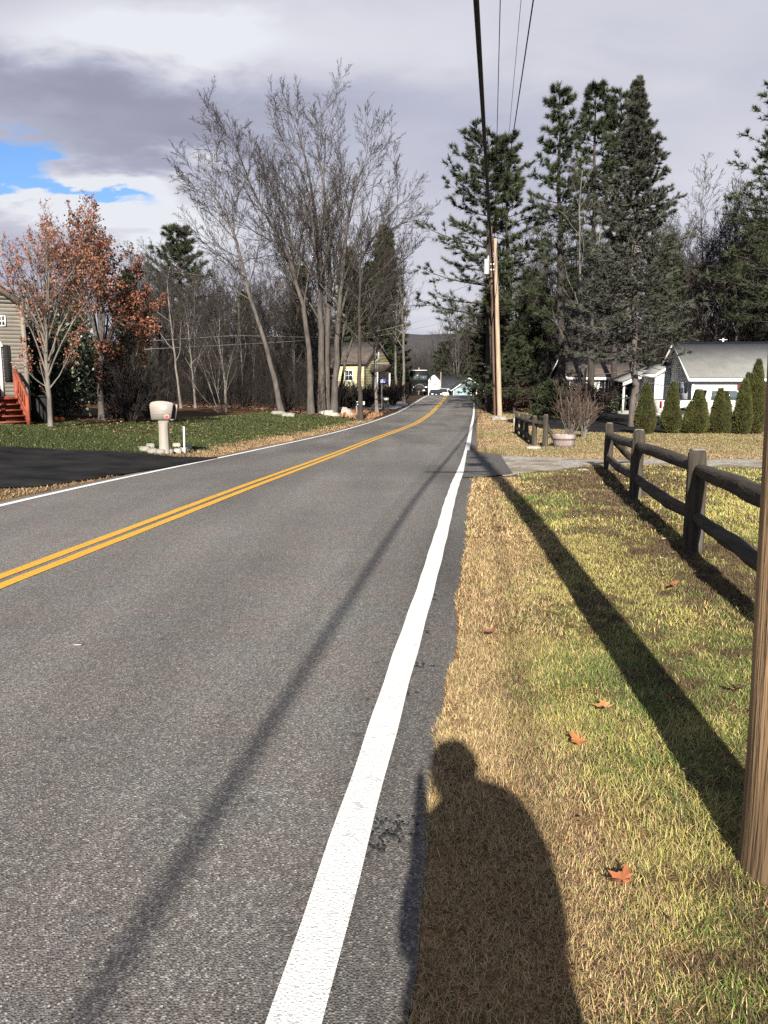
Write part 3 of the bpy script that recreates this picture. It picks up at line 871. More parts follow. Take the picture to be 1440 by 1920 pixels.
nb = np.array([1.262, 2.21, float(T(1.262, 2.21))])
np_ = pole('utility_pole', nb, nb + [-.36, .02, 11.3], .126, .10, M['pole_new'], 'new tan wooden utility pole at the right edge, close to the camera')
g = Geo(); g.bar((-.09, .0, 6.05), (-1.45, .16, 6.05), .07, .07); g.bar((-.1, 0, 5.55), (-.75, .08, 6.02), .03, .03); g.build('extension_arm', M['galv'], np_)
g = Geo(); g.box(-.62, -.1, -.1, .1, 6.75, 7.05); g.box(-.66, -.1, -.03, .03, 7.05, 7.1); g.build('terminal_box', M['galv'], np_, bevel=.02)
g = Geo(); g.box(-.5, -.08, -.06, .06, 7.85, 8.0); g.build('insulator_bracket', M['galv'], np_)
g = Geo(); rs = np.random.default_rng(5)
for i in range(4):
    g = Geo(); g.tubes([(-.11 + .02 * i, -.10, 2.0 + i * .35), (-.11 + .02 * i, -.135, 2.0 + i * .35)], [.006, .006], 6); g.build('pole_nail', M['steel'], np_)

fbase = G(937, 781)
fpole = pole('utility_pole', fbase, at(928.5, 447, fbase[1] - .2), .165, .115, M['pole_far'], 'tall bright new wooden utility pole standing in the pale mound, middle distance')
hp = np.array(at(928.5, 447, fbase[1] - .2)) - fbase
for zz in (.83, .86):
    g = Geo(); g.bar(hp * zz + [-.08, 0, 0], hp * zz + [-.36, 0, 0], .09, .09); g.build('bracket', M['white_paint'], fpole)
g = Geo(); g.tubes([hp * .99 + [.1, -.05, 0], hp * .80 + [.09, -.1, 0], hp * .70 + [-.05, -.17, 0], hp * .66 + [-.16, -.1, 0]], [.018] * 4, 6); g.build('riser_cable', M['cable'], fpole)
rock('pole_mound', G(936, 787), .62, .5, .30, 9, M['stone'], 'low grey stone mound around the foot of the bright new pole', 'mound')

ob = gnd(7.66, fbase[1] + 1.3)
ot = at(920, 425, ob[1])
op = pole('utility_pole', ob, ot, .125, .10, M['pole_old'], 'dark reddish old utility pole with grey transformer, just behind the bright new pole')
oh = ot - ob
g = Geo(); c0 = at(912.5, 500, ob[1] - .1) - ob
g.lathe([(0, -.50), (.17, -.50), (.19, -.46), (.19, .38), (.20, .40), (.17, .46), (.05, .50), (0, .50)], 16, M=lambda v: v + c0); tr = g.build('transformer', M['galv'], op, smooth=False)
g = Geo(); g.lathe([(.03, .46), (.05, .5), (.03, .54), (.05, .58), (.02, .70)], 8, M=lambda v: v + c0 + [.1, 0, 0]); g.build('bushing', M['white_paint'], tr)

kb = gnd(at(911, 745, 80)[0], 80); kt = at(908, 554, 80)
kp = pole('utility_pole', kb, kt, .16, .11, M['pole_grey'], 'farthest thin grey utility pole, left of the bright new pole')
kh = kt - kb
for q in (.945, .82, .71):
    g = Geo(); g.bar(kh * q, kh * q + [-.45, 0, 0], .05, .05); g.build('wire_bracket', M['galv'], kp)


def wire(name, pts, r, mat, label, n=60, sag=0.):
    pts = np.asarray(pts, float)
    d = np.r_[0, np.cumsum(np.linalg.norm(np.diff(pts, axis=0), axis=1))]; t = np.linspace(0, d[-1], n)
    P = np.stack([np.interp(t, d, pts[:, i]) for i in range(3)], -1)
    if len(pts) > 2:
        for _ in range(3): P[1:-1] = P[1:-1] * .5 + (P[:-2] + P[2:]) * .25
    P[:, 2] -= sag * 4 * (t / d[-1]) * (1 - t / d[-1])
    g = Geo(); g.tubes(P, np.full(n, r), 8, cap=True)
    tag(g.build(name, mat, smooth=True), label, 'wire')


def cabX(y): return -.35 + .1455 * y if y > 0 else -.35 + .131 * y
cy = np.array([-40, -25, -11, 0, 8, 16, 25, 35, 45, 53.4])
chh = np.interp(cy, [-40, -20, -11, 0, 9.5, 16, 25, 53.4], [7.2, 6.2, 5.9, 5.75, 5.74, 5.87, 6.07, 6.7])
wire('utility_cable', [(cabX(y), y, h) for y, h in zip(cy, chh)], .034, M['cable'], 'thickest black overhead cable, leftmost of the bundle over the road', 90)


def through(a, b, ext):
    a, b = np.asarray(a), np.asarray(b); d = (a - b) / (b[1] - a[1])
    return [a + d * (a[1] + ext), a, b]


wire('utility_wire', through(at(938, 0, 20.2), at(927, 452, 53.4), 40), .0115, M['cable'], 'thin black overhead wire just right of the thickest cable')
wire('utility_wire', through(at(977, 0, 20.2), at(938, 432, 53.4), 40), .007, M['cable'], 'thinnest grey overhead wire, third from the left')
wire('utility_wire', through(at(1000, 0, 17.5), at(933, 448, 53.4), 40), .0155, M['cable'], 'medium black overhead wire, rightmost of the bundle over the road')
wire('utility_wire', [at(918, 450, 53.6), at(909, 560, 80)], .014, M['cable'], 'short dark wire span between the old transformer pole and the farthest pole', sag=.2)
wire('service_wire', [at(916, 520, ob[1]), at(780, 573, 66), at(640, 610, 76), at(480, 632, 84)], .016, M['wire_pale'], 'highest pale service wire crossing the sky gap over the road')
wire('service_wire', [at(906, 568, 80), at(780, 604, 74), at(660, 632, 66), at(520, 642, 56), at(270, 655, 44)], .017, M['wire_pale'], 'middle pale service wire running left in front of the woods')
wire('service_wire', [at(906, 589, 80), at(800, 612, 74), at(690, 634, 66), at(560, 632, 56), at(440, 629, 50), at(270, 640, 44)], .014, M['wire_pale'], 'lowest pale service wire running left from the farthest pole')
# ------------------------------------------------------------------ trees
def kids(P, R, k, t0=.25, t1=1., ang=.6, da=.2, lr=.5, seg=5, up=.1, wob=.12, rr=.6, taper=.3, rmin=.004, dec=.5, rng=RNG, flat=0.):
    B, n, _ = P.shape
    L = np.linalg.norm(np.diff(P, axis=1), axis=2).sum(1)
    t = t0 + (t1 - t0) * (np.arange(k)[None] + rng.random((B, k))) / k
    f = np.clip(t * (n - 1), 0, n - 1.001); i = f.astype(int); a = (f - i)[..., None]
    b = np.arange(B)[:, None]
    pos = P[b, i] * (1 - a) + P[b, i + 1] * a
    tan = P[b, i + 1] - P[b, i]; tan /= np.linalg.norm(tan, axis=-1, keepdims=True) + 1e-9
    rad = R[b, i] * (1 - a[..., 0]) + R[b, i + 1] * a[..., 0]
    az = np.arange(k)[None] * 2.4 + rng.uniform(0, 6.28, (B, 1)) + rng.uniform(-.6, .6, (B, k))
    ref = np.where(np.abs(tan[..., 2:3]) > .9, np.array([1., 0, 0]), np.array([0, 0, 1.]))
    u = np.cross(tan, ref); u /= np.linalg.norm(u, axis=-1, keepdims=True) + 1e-9
    w = np.cross(tan, u)
    A = (ang + rng.normal(0, da, (B, k)))[..., None]
    pd = np.cos(az)[..., None] * u + np.sin(az)[..., None] * w * (1 - flat)
    pd /= np.linalg.norm(pd, axis=-1, keepdims=True) + 1e-9
    d = np.cos(A) * tan + np.sin(A) * pd
    ln = L[:, None] * lr * (1 - dec * (t - t0) / max(1e-6, t1 - t0)) * rng.uniform(.65, 1.25, (B, k))
    r0 = np.maximum(rad * rr, rmin)
    pos, d, ln, r0 = pos.reshape(-1, 3), d.reshape(-1, 3), ln.reshape(-1), r0.reshape(-1)
    Q = [pos]
    for s in range(seg):
        d = d + np.array([0, 0, up]) / seg * 3 + rng.normal(0, wob, d.shape)
        d /= np.linalg.norm(d, axis=1, keepdims=True)
        Q.append(Q[-1] + d * (ln / seg)[:, None])
    Q = np.stack(Q, 1)
    tt = np.linspace(0, 1, seg + 1)
    return Q, np.maximum(r0[:, None] * (1 - (1 - taper) * tt[None]), rmin * .8)


def stem(pts, r0, r1, n=14, rng=RNG, wob=.03):
    pts = np.asarray(pts, float)
    d = np.r_[0, np.cumsum(np.linalg.norm(np.diff(pts, axis=0), axis=1))]; t = np.linspace(0, d[-1], n)
    P = np.stack([np.interp(t, d, pts[:, i]) for i in range(3)], -1)
    for _ in range(2): P[1:-1] = P[1:-1] * .5 + .25 * (P[:-2] + P[2:])
    P[2:-1] += rng.normal(0, wob * d[-1] / n, P[2:-1].shape)
    tt = np.linspace(0, 1, n)
    R = r0 * (1 - tt) + r1 * tt
    R[0] *= 1.45; R[1] *= 1.08
    return P, R


def rel(P, base): return P - np.asarray(base)[None]


def guide(pxs, Y, base=None, depth=0.):
    P = [at(px, py, Y + depth * i / max(1, len(pxs) - 1)) for i, (px, py) in enumerate(pxs)]
    P[0][2] = float(T(P[0][0], P[0][1])) - .15
    return np.array(P)


def bare_tree(name, trunks, label, group=None, lim=None, levels=(10, 7, 6, 4), angs=(.6, .6, .6, .6), lrs=(.5, .5, .5, .55), ups=(.12, .1, .05, .05), rmin=.006,
              bark='bark', twig='wood_twig', seed=1, base=None, k5=5, t0=.3, leaves=None, rrs=(.55, .6, .62, .7), dec=.5, cat='tree', sides=(7, 5, 4, 3, 3)):
    rng = np.random.default_rng(seed)
    base = np.asarray(base if base is not None else trunks[0][0][0])
    base = np.array([base[0], base[1], float(T(base[0], base[1]))])
    root = empty(name, base); tag(root, label, cat, group)
    gt, gb = Geo(), Geo()
    ends = []
    for (P, r0, r1) in trunks:
        P, R = stem(P, r0, r1, rng=rng)
        P = P - base
        gt.tubes(P, R, 8)
        lv = [(P[None], R[None])]
        for j, k in enumerate(levels):
            Pp, Rp = lv[-1]
            Q = kids(Pp, Rp, k, t0=t0 if j == 0 else .12, ang=angs[j], lr=lrs[j], seg=(8, 6, 4, 3)[j], up=ups[j], wob=(.10, .12, .14, .16)[j], rr=rrs[j], rmin=rmin, rng=rng, dec=dec if j == 0 else .45)
            (gt if j == 0 else gb).tubes(Q[0], Q[1], sides[j + 1])
            lv.append(Q)
        ends.append(lv[-1][0]); ends.append(lv[-2][0])
    tr = gt.build('trunk', M[bark], root, smooth=True, fixn=False)
    cr = gb.build('crown', M[twig], root, smooth=False, fixn=False)
    if leaves:
        n, size, cols, mat, fn = leaves
        E = np.concatenate([e.reshape(-1, 3) for e in ends])
        E = E[fn(E, rng)] if fn else E
        pick = E[rng.integers(0, len(E), n)] + rng.normal(0, size * .7, (n, 3))
        g = Geo(); leaf_cards(g, pick, size, cols, rng); g.build('leaves', M[mat], root, fixn=False)
    return root


def leaf_cards(g, p, size, cols, rng, droop=.5):
    n = len(p)
    u = rng.normal(0, 1, (n, 3)); u[:, 2] -= droop; u /= np.linalg.norm(u, axis=1, keepdims=True)
    w = np.cross(u, rng.normal(0, 1, (n, 3))); w /= np.linalg.norm(w, axis=1, keepdims=True)
    s = (size * rng.uniform(.6, 1.3, n))[:, None]
    v = np.stack([p, p + u * s * .55 + w * s * .42, p + u * s * 1.15, p + u * s * .5 - w * s * .42], 1)
    c = np.array(cols)[rng.integers(0, len(cols), n)] * rng.uniform(.7, 1.25, (n, 1))
    g.add(v.reshape(-1, 3), f4=np.arange(n)[:, None] * 4 + np.array([[0, 1, 2, 3]]), c=np.repeat(c, 4, 0))


def tufts(g, p, d, m, l, w, rng, up=.18, spread=.55, tint=None):
    n = len(p)
    P = np.repeat(p, m, 0); D = np.repeat(d, m, 0) + rng.normal(0, spread, (n * m, 3)) + np.array([0, 0, up])
    D /= np.linalg.norm(D, axis=1, keepdims=True)
    s = np.cross(D, rng.normal(0, 1, (n * m, 3))); s /= np.linalg.norm(s, axis=1, keepdims=True)
    ll = (l * rng.uniform(.6, 1.25, n * m))[:, None]
    v = np.stack([P - s * w / 2, P + s * w / 2, P + D * ll], 1).reshape(-1, 3)
    c = np.repeat((rng.uniform(.55, 1.35, (n, 1)) if tint is None else tint), m, 0) * np.ones(3)
    c = np.repeat(c * np.array([1, 1, .95]), 3, 0)
    g.add(v, f3=np.arange(n * m)[:, None] * 3 + np.array([[0, 1, 2]]), c=c)


def pine(name, base, h, rad, label, group=None, seed=1, t_low=.22, whorl=1.05, nb=5, r0=.2, lean=(0, 0), mat='needle', bark='bark_dark', top_pow=.75, dens=1., side=None, droop=0., sub=9, spread_low=1., nl=.34, nw=.06, dead=True, lrand=(.55, 1.25)):
    rng = np.random.default_rng(seed)
    root = empty(name, base); tag(root, label, 'tree', group)
    n = 16; t = np.linspace(0, 1, n)
    tp = np.stack([lean[0] * t + rng.normal(0, .05, n) * (t > .1), lean[1] * t, t * h], -1); tp[0, 2] = -.3
    tr = r0 * (1 - t) ** .8 + .02; tr[0] *= 1.3
    gt = gb = Geo(); gn = Geo()
    gt.tubes(tp, tr, 10)
    z = t_low * h
    BP, BR = [], []
    while z < h * .985:
        f = (z / h - t_low) / (1 - t_low)
        prof = (1 - f) ** top_pow * (1 if f > .25 else spread_low + (1 - spread_low) * f / .25)
        c = int(nb * rng.uniform(.7, 1.3) + .5)
        a0 = rng.uniform(0, 6.28)
        for j in range(c):
            az = a0 + j * 6.28 / c + rng.normal(0, .3)
            L = rad * prof * rng.uniform(*lrand) + (.25 if mat == 'needle' else .08)
            if side is not None: L *= 1 + side[1] * math.cos(az - side[0])
            m_ = 7; s = np.linspace(0, 1, m_)
            rise = (.02 + .50 * f) * L
            zz = z + rng.normal(0, .12) + rise * s - droop * L * (s - .55 * s ** 2.2) + .10 * L * s ** 3
            px = np.interp(z / h, t, tp[:, 0]); py = np.interp(z / h, t, tp[:, 1])
            wob = rng.normal(0, .03 * L, (m_, 2)) * s[:, None]
            BP.append(np.stack([px + math.cos(az) * L * s + wob[:, 0], py + math.sin(az) * L * s + wob[:, 1], zz], -1))
            BR.append(np.linspace(.012 + .013 * L, .007, m_))
        z += whorl * (1 - .45 * f) * rng.uniform(.75, 1.25)
    BP, BR = np.array(BP), np.array(BR)
    gb.tubes(BP, BR, 4)
    SP, SR = kids(BP, BR, sub, t0=.22, t1=1.0, ang=.75, da=.2, lr=.34, seg=4, up=.03, wob=.10, rr=.6, rmin=.005, dec=.35, rng=rng, flat=.9)
    gb.tubes(SP, SR, 3)
    # needle tufts along the outer branches and at the tips
    k = max(1, int(5 * dens))
    f = rng.uniform(.35, 1.0, (len(SP), k)) * 3.999; i = f.astype(int); a = (f - i)[..., None]; b = np.arange(len(SP))[:, None]
    pos = SP[b, i] * (1 - a) + SP[b, i + 1] * a; dr = SP[b, i + 1] - SP[b, i]
    keep = np.repeat(rng.random(len(SP)) > .08, k)
    pos, dr = pos.reshape(-1, 3)[keep], dr.reshape(-1, 3)[keep]
    dr /= np.linalg.norm(dr, axis=1, keepdims=True) + 1e-9
    tufts(gn, pos, dr, 10, nl, nw * .68, rng)
    tip = BP[:, -1]; td = BP[:, -1] - BP[:, -2]; td /= np.linalg.norm(td, axis=1, keepdims=True)
    tufts(gn, np.repeat(tip, 3, 0), np.repeat(td, 3, 0), 8, nl, nw, rng)
    tufts(gn, np.repeat(tp[-1:], 6, 0) - np.array([0, 0, .3]) * rng.random((6, 1)), np.tile([[0, 0, 1.]], (6, 1)), 9 if mat == 'needle' else 3, nl * 1.1, nw, rng, spread=.55 if mat == 'needle' else .25)
    if dead:
        m_ = 14; zz = rng.uniform(.06, t_low + .15, m_) * h; az = rng.uniform(0, 6.28, m_); L = rng.uniform(.6, 2.2, m_)
        s = np.linspace(0, 1, 4)
        DP = np.stack([np.cos(az)[:, None] * L[:, None] * s, np.sin(az)[:, None] * L[:, None] * s, zz[:, None] + (rng.uniform(-.3, .3, m_) * L)[:, None] * s], -1)
        gb.tubes(DP, np.tile(np.linspace(.03, .01, 4), (m_, 1)), 4)
    gt.build('trunk', M[bark], root, smooth=True, fixn=False)
    gn.build('crown', M[mat], root, fixn=False)
    return root


def pxY(px, Y):
    d = ray(px, 740); x = d[0] / d[1] * Y
    return gnd(x, Y)


# --- the big bare clump left of the road
Yt = 50.
c_tr = [(guide([(603, 768), (603, 640), (600, 501), (592, 375), (572, 290), (560, 255)], Yt), .25, .035),
        (guide([(612, 768), (612, 620), (622, 501), (606, 370), (604, 300), (610, 250)], Yt + .5), .24, .03),
        (guide([(626, 768), (632, 640), (644, 501), (652, 392), (662, 350), (684, 310)], Yt - .3, depth=-1.), .22, .03),
        (guide([(595, 768), (578, 640), (560, 540), (540, 440), (526, 380), (520, 345)], Yt + 1, depth=1.5), .16, .03),
        (guide([(620, 768), (640, 640), (662, 540), (686, 460), (722, 410), (752, 380)], Yt + .8, depth=-1.5), .15, .025),
        (guide([(630, 768), (646, 680), (672, 600), (708, 535), (742, 500), (765, 480)], Yt + 1.2, depth=1.), .11, .02)]
bare_tree('bare_tree', c_tr, 'tallest bare grey tree, a clump of several trunks rising left of the road', levels=(15, 8, 7, 5), angs=(.50, .50, .52, .55), lrs=(.38, .50, .46, .5), ups=(.16, .12, .08, .04), rrs=(.42, .55, .6, .7), dec=.5, seed=11, t0=.30, bark='bark', base=pxY(612, Yt), rmin=.0085)
l_tr = [(guide([(583, 768), (580, 640), (563, 537), (534, 465), (487, 384), (458, 320), (446, 285), (440, 270)], 48.5, depth=2), .20, .025)]
bare_tree('bare_tree', l_tr, 'tall bare tree leaning far to the left with a bright bare trunk, crossing the clump', rrs=(.42, .55, .6, .7), levels=(17, 9, 7, 5), angs=(.5, .5, .5, .55), lrs=(.29, .48, .45, .5), ups=(.15, .10, .06, .03), seed=12, t0=.36, bark='bark', dec=.4, rmin=.0085)
l_tr = [(guide([(529, 771), (512, 700), (487, 610), (462, 540), (448, 470), (436, 420), (404, 370), (385, 345)], 46.5), .17, .03)]
bare_tree('bare_tree', l_tr, 'crooked bare tree with a wide low crown, left of the tall leaning tree', rrs=(.42, .55, .6, .7), levels=(17, 10, 7, 4), angs=(.8, .55, .5, .5), lrs=(.33, .45, .42, .5), ups=(.04, .03, .02, .02), seed=13, t0=.5, bark='bark', dec=.3, rmin=.0085)
l_tr = [(guide([(676, 768), (674, 640), (675, 540), (676, 470), (678, 440)], 47), .15, .03)]
bare_tree('bare_tree', l_tr, 'straight dark trunk standing in front of the yellow house', levels=(9, 7, 5, 3), angs=(.9, .6, .6, .6), lrs=(.28, .5, .45, .5), seed=14, t0=.4, bark='bark_dark')
l_tr = [(guide([(707, 755), (703, 680), (700, 620), (693, 560), (690, 500)], 56), .13, .025), (guide([(705, 755), (702, 650), (714, 600), (724, 540), (730, 480)], 56), .11, .02)]
bare_tree('bare_tree', l_tr, 'pale forked bare tree beside the gable of the yellow house', levels=(10, 7, 5, 4), angs=(.55, .6, .6, .6), lrs=(.34, .5, .45, .5), seed=15, t0=.4, bark='bark_pale')
l_tr = [(guide([(757, 740), (757, 640), (753, 560), (748, 500)], 80), .17, .03), (guide([(743, 740), (741, 640), (745, 560), (752, 510)], 82), .15, .03)]
bare_tree('bare_tree', l_tr, 'slim bare tree nearest the road by the dark truck', levels=(12, 7, 5, 4), angs=(.45, .5, .6, .6), lrs=(.36, .45, .45, .5), seed=16, t0=.35, bark='bark_pale', rmin=.01)
for i, (pp, Y, lab) in enumerate((([(340, 770), (330, 690), (322, 610), (312, 550), (318, 500)], 45, 'thin pale bare tree bending right of the beige mailbox, before the woods'),
                                  ([(367, 770), (360, 690), (355, 640), (350, 590)], 46, 'thin pale straight sapling between the mailbox and the leaning trees'),
                                  ([(425, 770), (420, 700), (410, 640), (412, 600)], 46, 'short thin bare tree in the brush left of the crooked tree'))):
    bare_tree('bare_tree', [(guide(pp, Y), .075, .02)], lab, levels=(9, 6, 5, 3), angs=(.5, .6, .6, .6), lrs=(.4, .5, .5, .5), seed=20 + i, t0=.3, bark='bark_pale', rmin=.006)
bare_tree('bare_tree', [(guide([(418, 781), (408, 740), (396, 690), (388, 640)], 42), .03, .01), (guide([(412, 781), (392, 720), (372, 665)], 42), .028, .01), (guide([(424, 781), (424, 720), (436, 660)], 42), .028, .01), (guide([(420, 781), (408, 730), (414, 680)], 42.3), .026, .01), (guide([(415, 781), (380, 745), (350, 700)], 42.3), .024, .008)],
          'low fan of pale leaning stems at the lawn edge, right of the mailbox', levels=(8, 6, 4, 3), angs=(.4, .5, .5, .5), lrs=(.4, .5, .5, .5), seed=24, t0=.3, bark='bark_pale', cat='shrub', rmin=.005)

# --- left yard trees
yb = G(95, 801)
bt = yb[1]
y_tr = [(guide([(95, 801), (92, 740), (88, 690), (86, 640), (84, 590)], bt), .085, .03)]
def _fan(n, seed):
    rs = np.random.default_rng(seed); out = []
    for i in range(n):
        a = rs.uniform(-1, 1); top = (88 + a * 110, 400 + 110 * abs(a) ** 1.5 + rs.uniform(-10, 50)); st = rs.uniform(600, 715)
        out.append((np.array([at(88, st, bt), at(88 + a * 30, st - 70, bt + rs.uniform(-.3, .3)), at(88 + a * 80, (st - 70) * .45 + top[1] * .55, bt + rs.uniform(-1, 1)), at(*top, bt + rs.uniform(-1.6, 1.6))]), .03, .006))
    return out
bare_tree('young_tree', y_tr + _fan(17, 4) + [(np.array([at(93, 728, bt), at(112, 705, bt), at(128, 670, bt - .2), at(150, 620, bt - .3)]), .022, .006), (np.array([at(92, 728, bt), at(66, 712, bt), at(47, 690, bt - .2), at(44, 640, bt)]), .016, .005)],
          'slender young tree with pinkish tan leaves, nearest tree on the left lawn', levels=(9, 6, 4, 2), angs=(.45, .5, .5, .5), lrs=(.30, .42, .5, .5), seed=31, t0=.25, bark='bark_pale', twig='brush_red', base=yb, rmin=.003,
          leaves=(4200, .058, [(1, .9, .85), (1.1, 1.0, 1.0), (.8, .55, .5), (.95, .7, .6)], 'leaf_pink', None))
Yo = 29.
def _orange(n, seed):
    rs = np.random.default_rng(seed); out = []
    b0 = at(190, 770, Yo); b0[2] = float(T(b0[0], b0[1])) - .1
    for i in range(n):
        a = rs.uniform(-1, 1); tx, ty = 168 + a * 112, 392 + 190 * abs(a + .12) ** 1.4 + rs.uniform(0, 60)
        p0 = at(190, 690 - rs.uniform(0, 40), Yo)
        out.append((np.array([p0, at(190 + a * 30, 600, Yo + rs.uniform(-.5, .5)), at(.45 * 190 + .55 * tx, .5 * 590 + .5 * ty, Yo + rs.uniform(-1.2, 1.2)), at(tx, ty, Yo + rs.uniform(-2, 2))]), .05, .01))
    return [(np.array([b0, at(187, 730, Yo), at(190, 650, Yo)]), .13, .07)] + out
bare_tree('oak_tree', _orange(16, 8), 'tree with rust orange dead leaves behind the slender young tree', levels=(9, 6, 5, 2), angs=(.55, .6, .6, .6), lrs=(.34, .45, .5, .5), seed=32, t0=.3, bark='bark', base=pxY(190, Yo), rmin=.004,
          leaves=(9500, .082, [(1, 1, 1), (1.05, .9, .8), (.62, .45, .42), (.8, .6, .5), (1.25, 1.3, 1.2)], 'leaf_orange', lambda E, r: (r.random(len(E)) < .35 + .65 * vnoise(E[:, 0] + E[:, 1], E[:, 2], 1.1, 90))))
o2 = [(guide([(232, 768), (236, 700), (240, 640), (246, 580), (262, 500)], 31), .07, .012), (guide([(230, 768), (226, 690), (222, 620), (216, 540)], 31), .06, .012), (guide([(236, 768), (250, 700), (262, 640), (276, 560)], 31), .05, .01)]
bare_tree('oak_tree', o2, 'smaller rusty leaved tree leaning right, right of the orange tree above the dark bush', levels=(10, 6, 5, 2), angs=(.6, .6, .6, .6), lrs=(.32, .45, .5, .5), seed=33, t0=.2, bark='bark_pale', rmin=.004,
          leaves=(4300, .082, [(1, 1, 1), (1.05, .9, .8), (.62, .45, .42), (.8, .6, .5)], 'leaf_orange', None))
bi = [(guide([(72, 772), (69, 728), (66, 700), (61, 650), (57, 610), (52, 560)], 31), .10, .05)]
bare_tree('birch_tree', bi, 'white birch trunk behind the house corner and the black box', levels=(8, 6, 4, 3), angs=(.6, .6, .6, .6), lrs=(.4, .45, .5, .5), seed=34, t0=.55, bark='birch', rmin=.005)


def leafy_shrub(name, base, h, r, n, size, mat, label, seed, cols=((1, 1, 1), (.6, .6, .6), (1.5, 1.5, 1.5)), stems=9, group=None, cat='shrub', low=.05):
    rng = np.random.default_rng(seed)
    root = empty(name, base); tag(root, label, cat, group)
    g = Geo()
    az = rng.uniform(0, 6.28, stems); q = rng.uniform(.2, .85, stems) * r
    s = np.linspace(0, 1, 6)
    P = np.stack([np.cos(az)[:, None] * q[:, None] * s ** 1.2, np.sin(az)[:, None] * q[:, None] * s ** 1.2, (h * .85) * s[None] * rng.uniform(.6, 1, (stems, 1))], -1)
    R = np.tile(np.linspace(.03, .008, 6), (stems, 1))
    g.tubes(P, R, 5); K = kids(P, R, 6, ang=.7, lr=.4, seg=4, rmin=.004, rng=rng); g.tubes(*K, 3)
    g.build('stems', M['bark_dark'], root, fixn=False)
    d = rng.normal(0, 1, (n, 3)); d /= np.linalg.norm(d, axis=1, keepdims=True)
    rr = rng.uniform(.45, 1, n) ** .5
    lump = .78 + .44 * vnoise(d[:, 0] * 2 + d[:, 2], d[:, 1] * 2 - d[:, 2], .55, seed)
    p = d * (rr * lump)[:, None] * np.array([r, r, h * .5]) + np.array([0, 0, h * .52])
    p = p[p[:, 2] > low]
    g = Geo(); leaf_cards(g, p, size, cols, rng); g.build('foliage', M[mat], root, fixn=False)
    return root


leafy_shrub('evergreen_shrub', pxY(122, 28.6), 3.9, 1.15, 5200, .11, 'holly', 'tall dark glossy evergreen shrub right of the slender young tree', 41)
leafy_shrub('evergreen_shrub', pxY(100, 30.5), 4.8, 1.2, 4200, .12, 'holly', 'tallest dark evergreen shrub behind the birch and the black box', 42)


def twig_shrub(name, base, h, spread, n, label, seed, mat='brush', group=None, k=(7, 5, 4), r=.012, rmin=.004, cat='shrub', bark=None, lean=.5):
    rng = np.random.default_rng(seed)
    root = empty(name, base); tag(root, label, cat, group)
    az = rng.uniform(0, 6.28, n); tl = rng.uniform(.05, 1, n) * spread; hh = h * rng.uniform(.6, 1, n)
    s = np.linspace(0, 1, 7)
    P = np.stack([np.cos(az)[:, None] * (tl[:, None] * s ** 1.1 + .12 * spread), np.sin(az)[:, None] * (tl[:, None] * s ** 1.1 + .12 * spread), hh[:, None] * s - .05], -1) + rng.normal(0, .02 * h, (n, 7, 3)) * s[None, :, None]
    R = np.tile(np.linspace(r, r * .4, 7), (n, 1))
    g = Geo(); g.tubes(P, R, 4); g.build('stems', M[bark or mat], root, fixn=False)
    g = Geo(); q = (P, R)
    for j, kk in enumerate(k):
        q = kids(*q, kk, t0=.2, ang=lean, lr=(.5, .45, .5)[j], seg=(5, 4, 3)[j], up=.08, wob=.14, rr=.65, rmin=rmin, rng=rng); g.tubes(*q, 3)
    g.build('twigs', M[mat], root, fixn=False)
    return root


twig_shrub('dense_bush', pxY(243, 29.5), 2.0, 1.25, 60, 'dense dark leafless bush below the smaller rusty tree', 51, mat='wood_twig', k=(8, 5, 4), rmin=.006)
twig_shrub('dense_bush', pxY(215, 30.5), 2.3, 1.0, 45, 'second dark leafless bush, left and behind the dense one', 52, mat='wood_twig', k=(8, 5, 4), rmin=.006)
twig_shrub('dense_bush', pxY(278, 33), 1.3, .9, 50, 'low rounded brown bush left behind the beige mailbox', 53, mat='brush_red', k=(7, 5, 4), rmin=.006)
g_ = twig_shrub('bare_shrub', pxY(1072, 25.2), 1.8, .50, 13, 'leafless upright shrub growing behind the half barrel', 54, mat='brush_red', k=(8, 6, 4), r=.02, rmin=.004, bark='bark_pale')
twig_shrub('bare_shrub', pxY(1098, 26.6), 1.6, .4, 10, 'second leafless shrub with a thicker grey stem, right behind the barrel shrub', 55, mat='brush_red', k=(8, 6, 4), r=.03, rmin=.004, bark='bark_pale')
twig_shrub('red_shrub', pxY(1112, 47), 2.1, 1.5, 45, 'wide reddish bare shrub in front of the pine trunks by the white wing', 56, mat='brush_red', k=(8, 6, 4), r=.02, rmin=.007)
twig_shrub('red_shrub', pxY(1086, 52), 2.0, 1.1, 36, 'reddish bare shrub at the foot of the tall middle pine', 57, mat='brush_red', k=(8, 6, 4), r=.02, rmin=.008)
for i, (px, Y, h_) in enumerate(((958, 63, 1.9), (978, 66, 2.2), (1000, 64, 1.8), (1020, 67, 2.0), (944, 68, 2.4))):
    twig_shrub('hedge_shrub', pxY(px, Y), h_, 1.5, 55, 'low reddish brown leafless shrub of the hedge beyond the dark driveway', 60 + i, mat='brush_red', group='shrubs of the brown hedge behind the bright pole', k=(8, 5, 4), r=.018, rmin=.009)
for i, (px, Y, h_, sp__, lab) in enumerate(((640, 60, 1.8, 1.1, 'tangled bare bush in front of the left end of the yellow house'), (664, 62, 1.7, 1.2, 'tangled bare bush in front of the yellow house window'), (690, 64, 1.6, 1.1, 'tangled bare bush in front of the yellow house gable'), (737, 70, 1.9, 1.3, 'brown bare bush right of the grey mailbox'), (742, 80, 1.6, .7, 'brown bare bush between the grey mailbox and the dark truck'))):
    twig_shrub('bare_shrub', pxY(px, Y), h_, sp__, 45, lab, 160 + i, mat='brush' if px > 700 else 'wood_twig', k=(8, 5, 4), r=.016, rmin=.009)
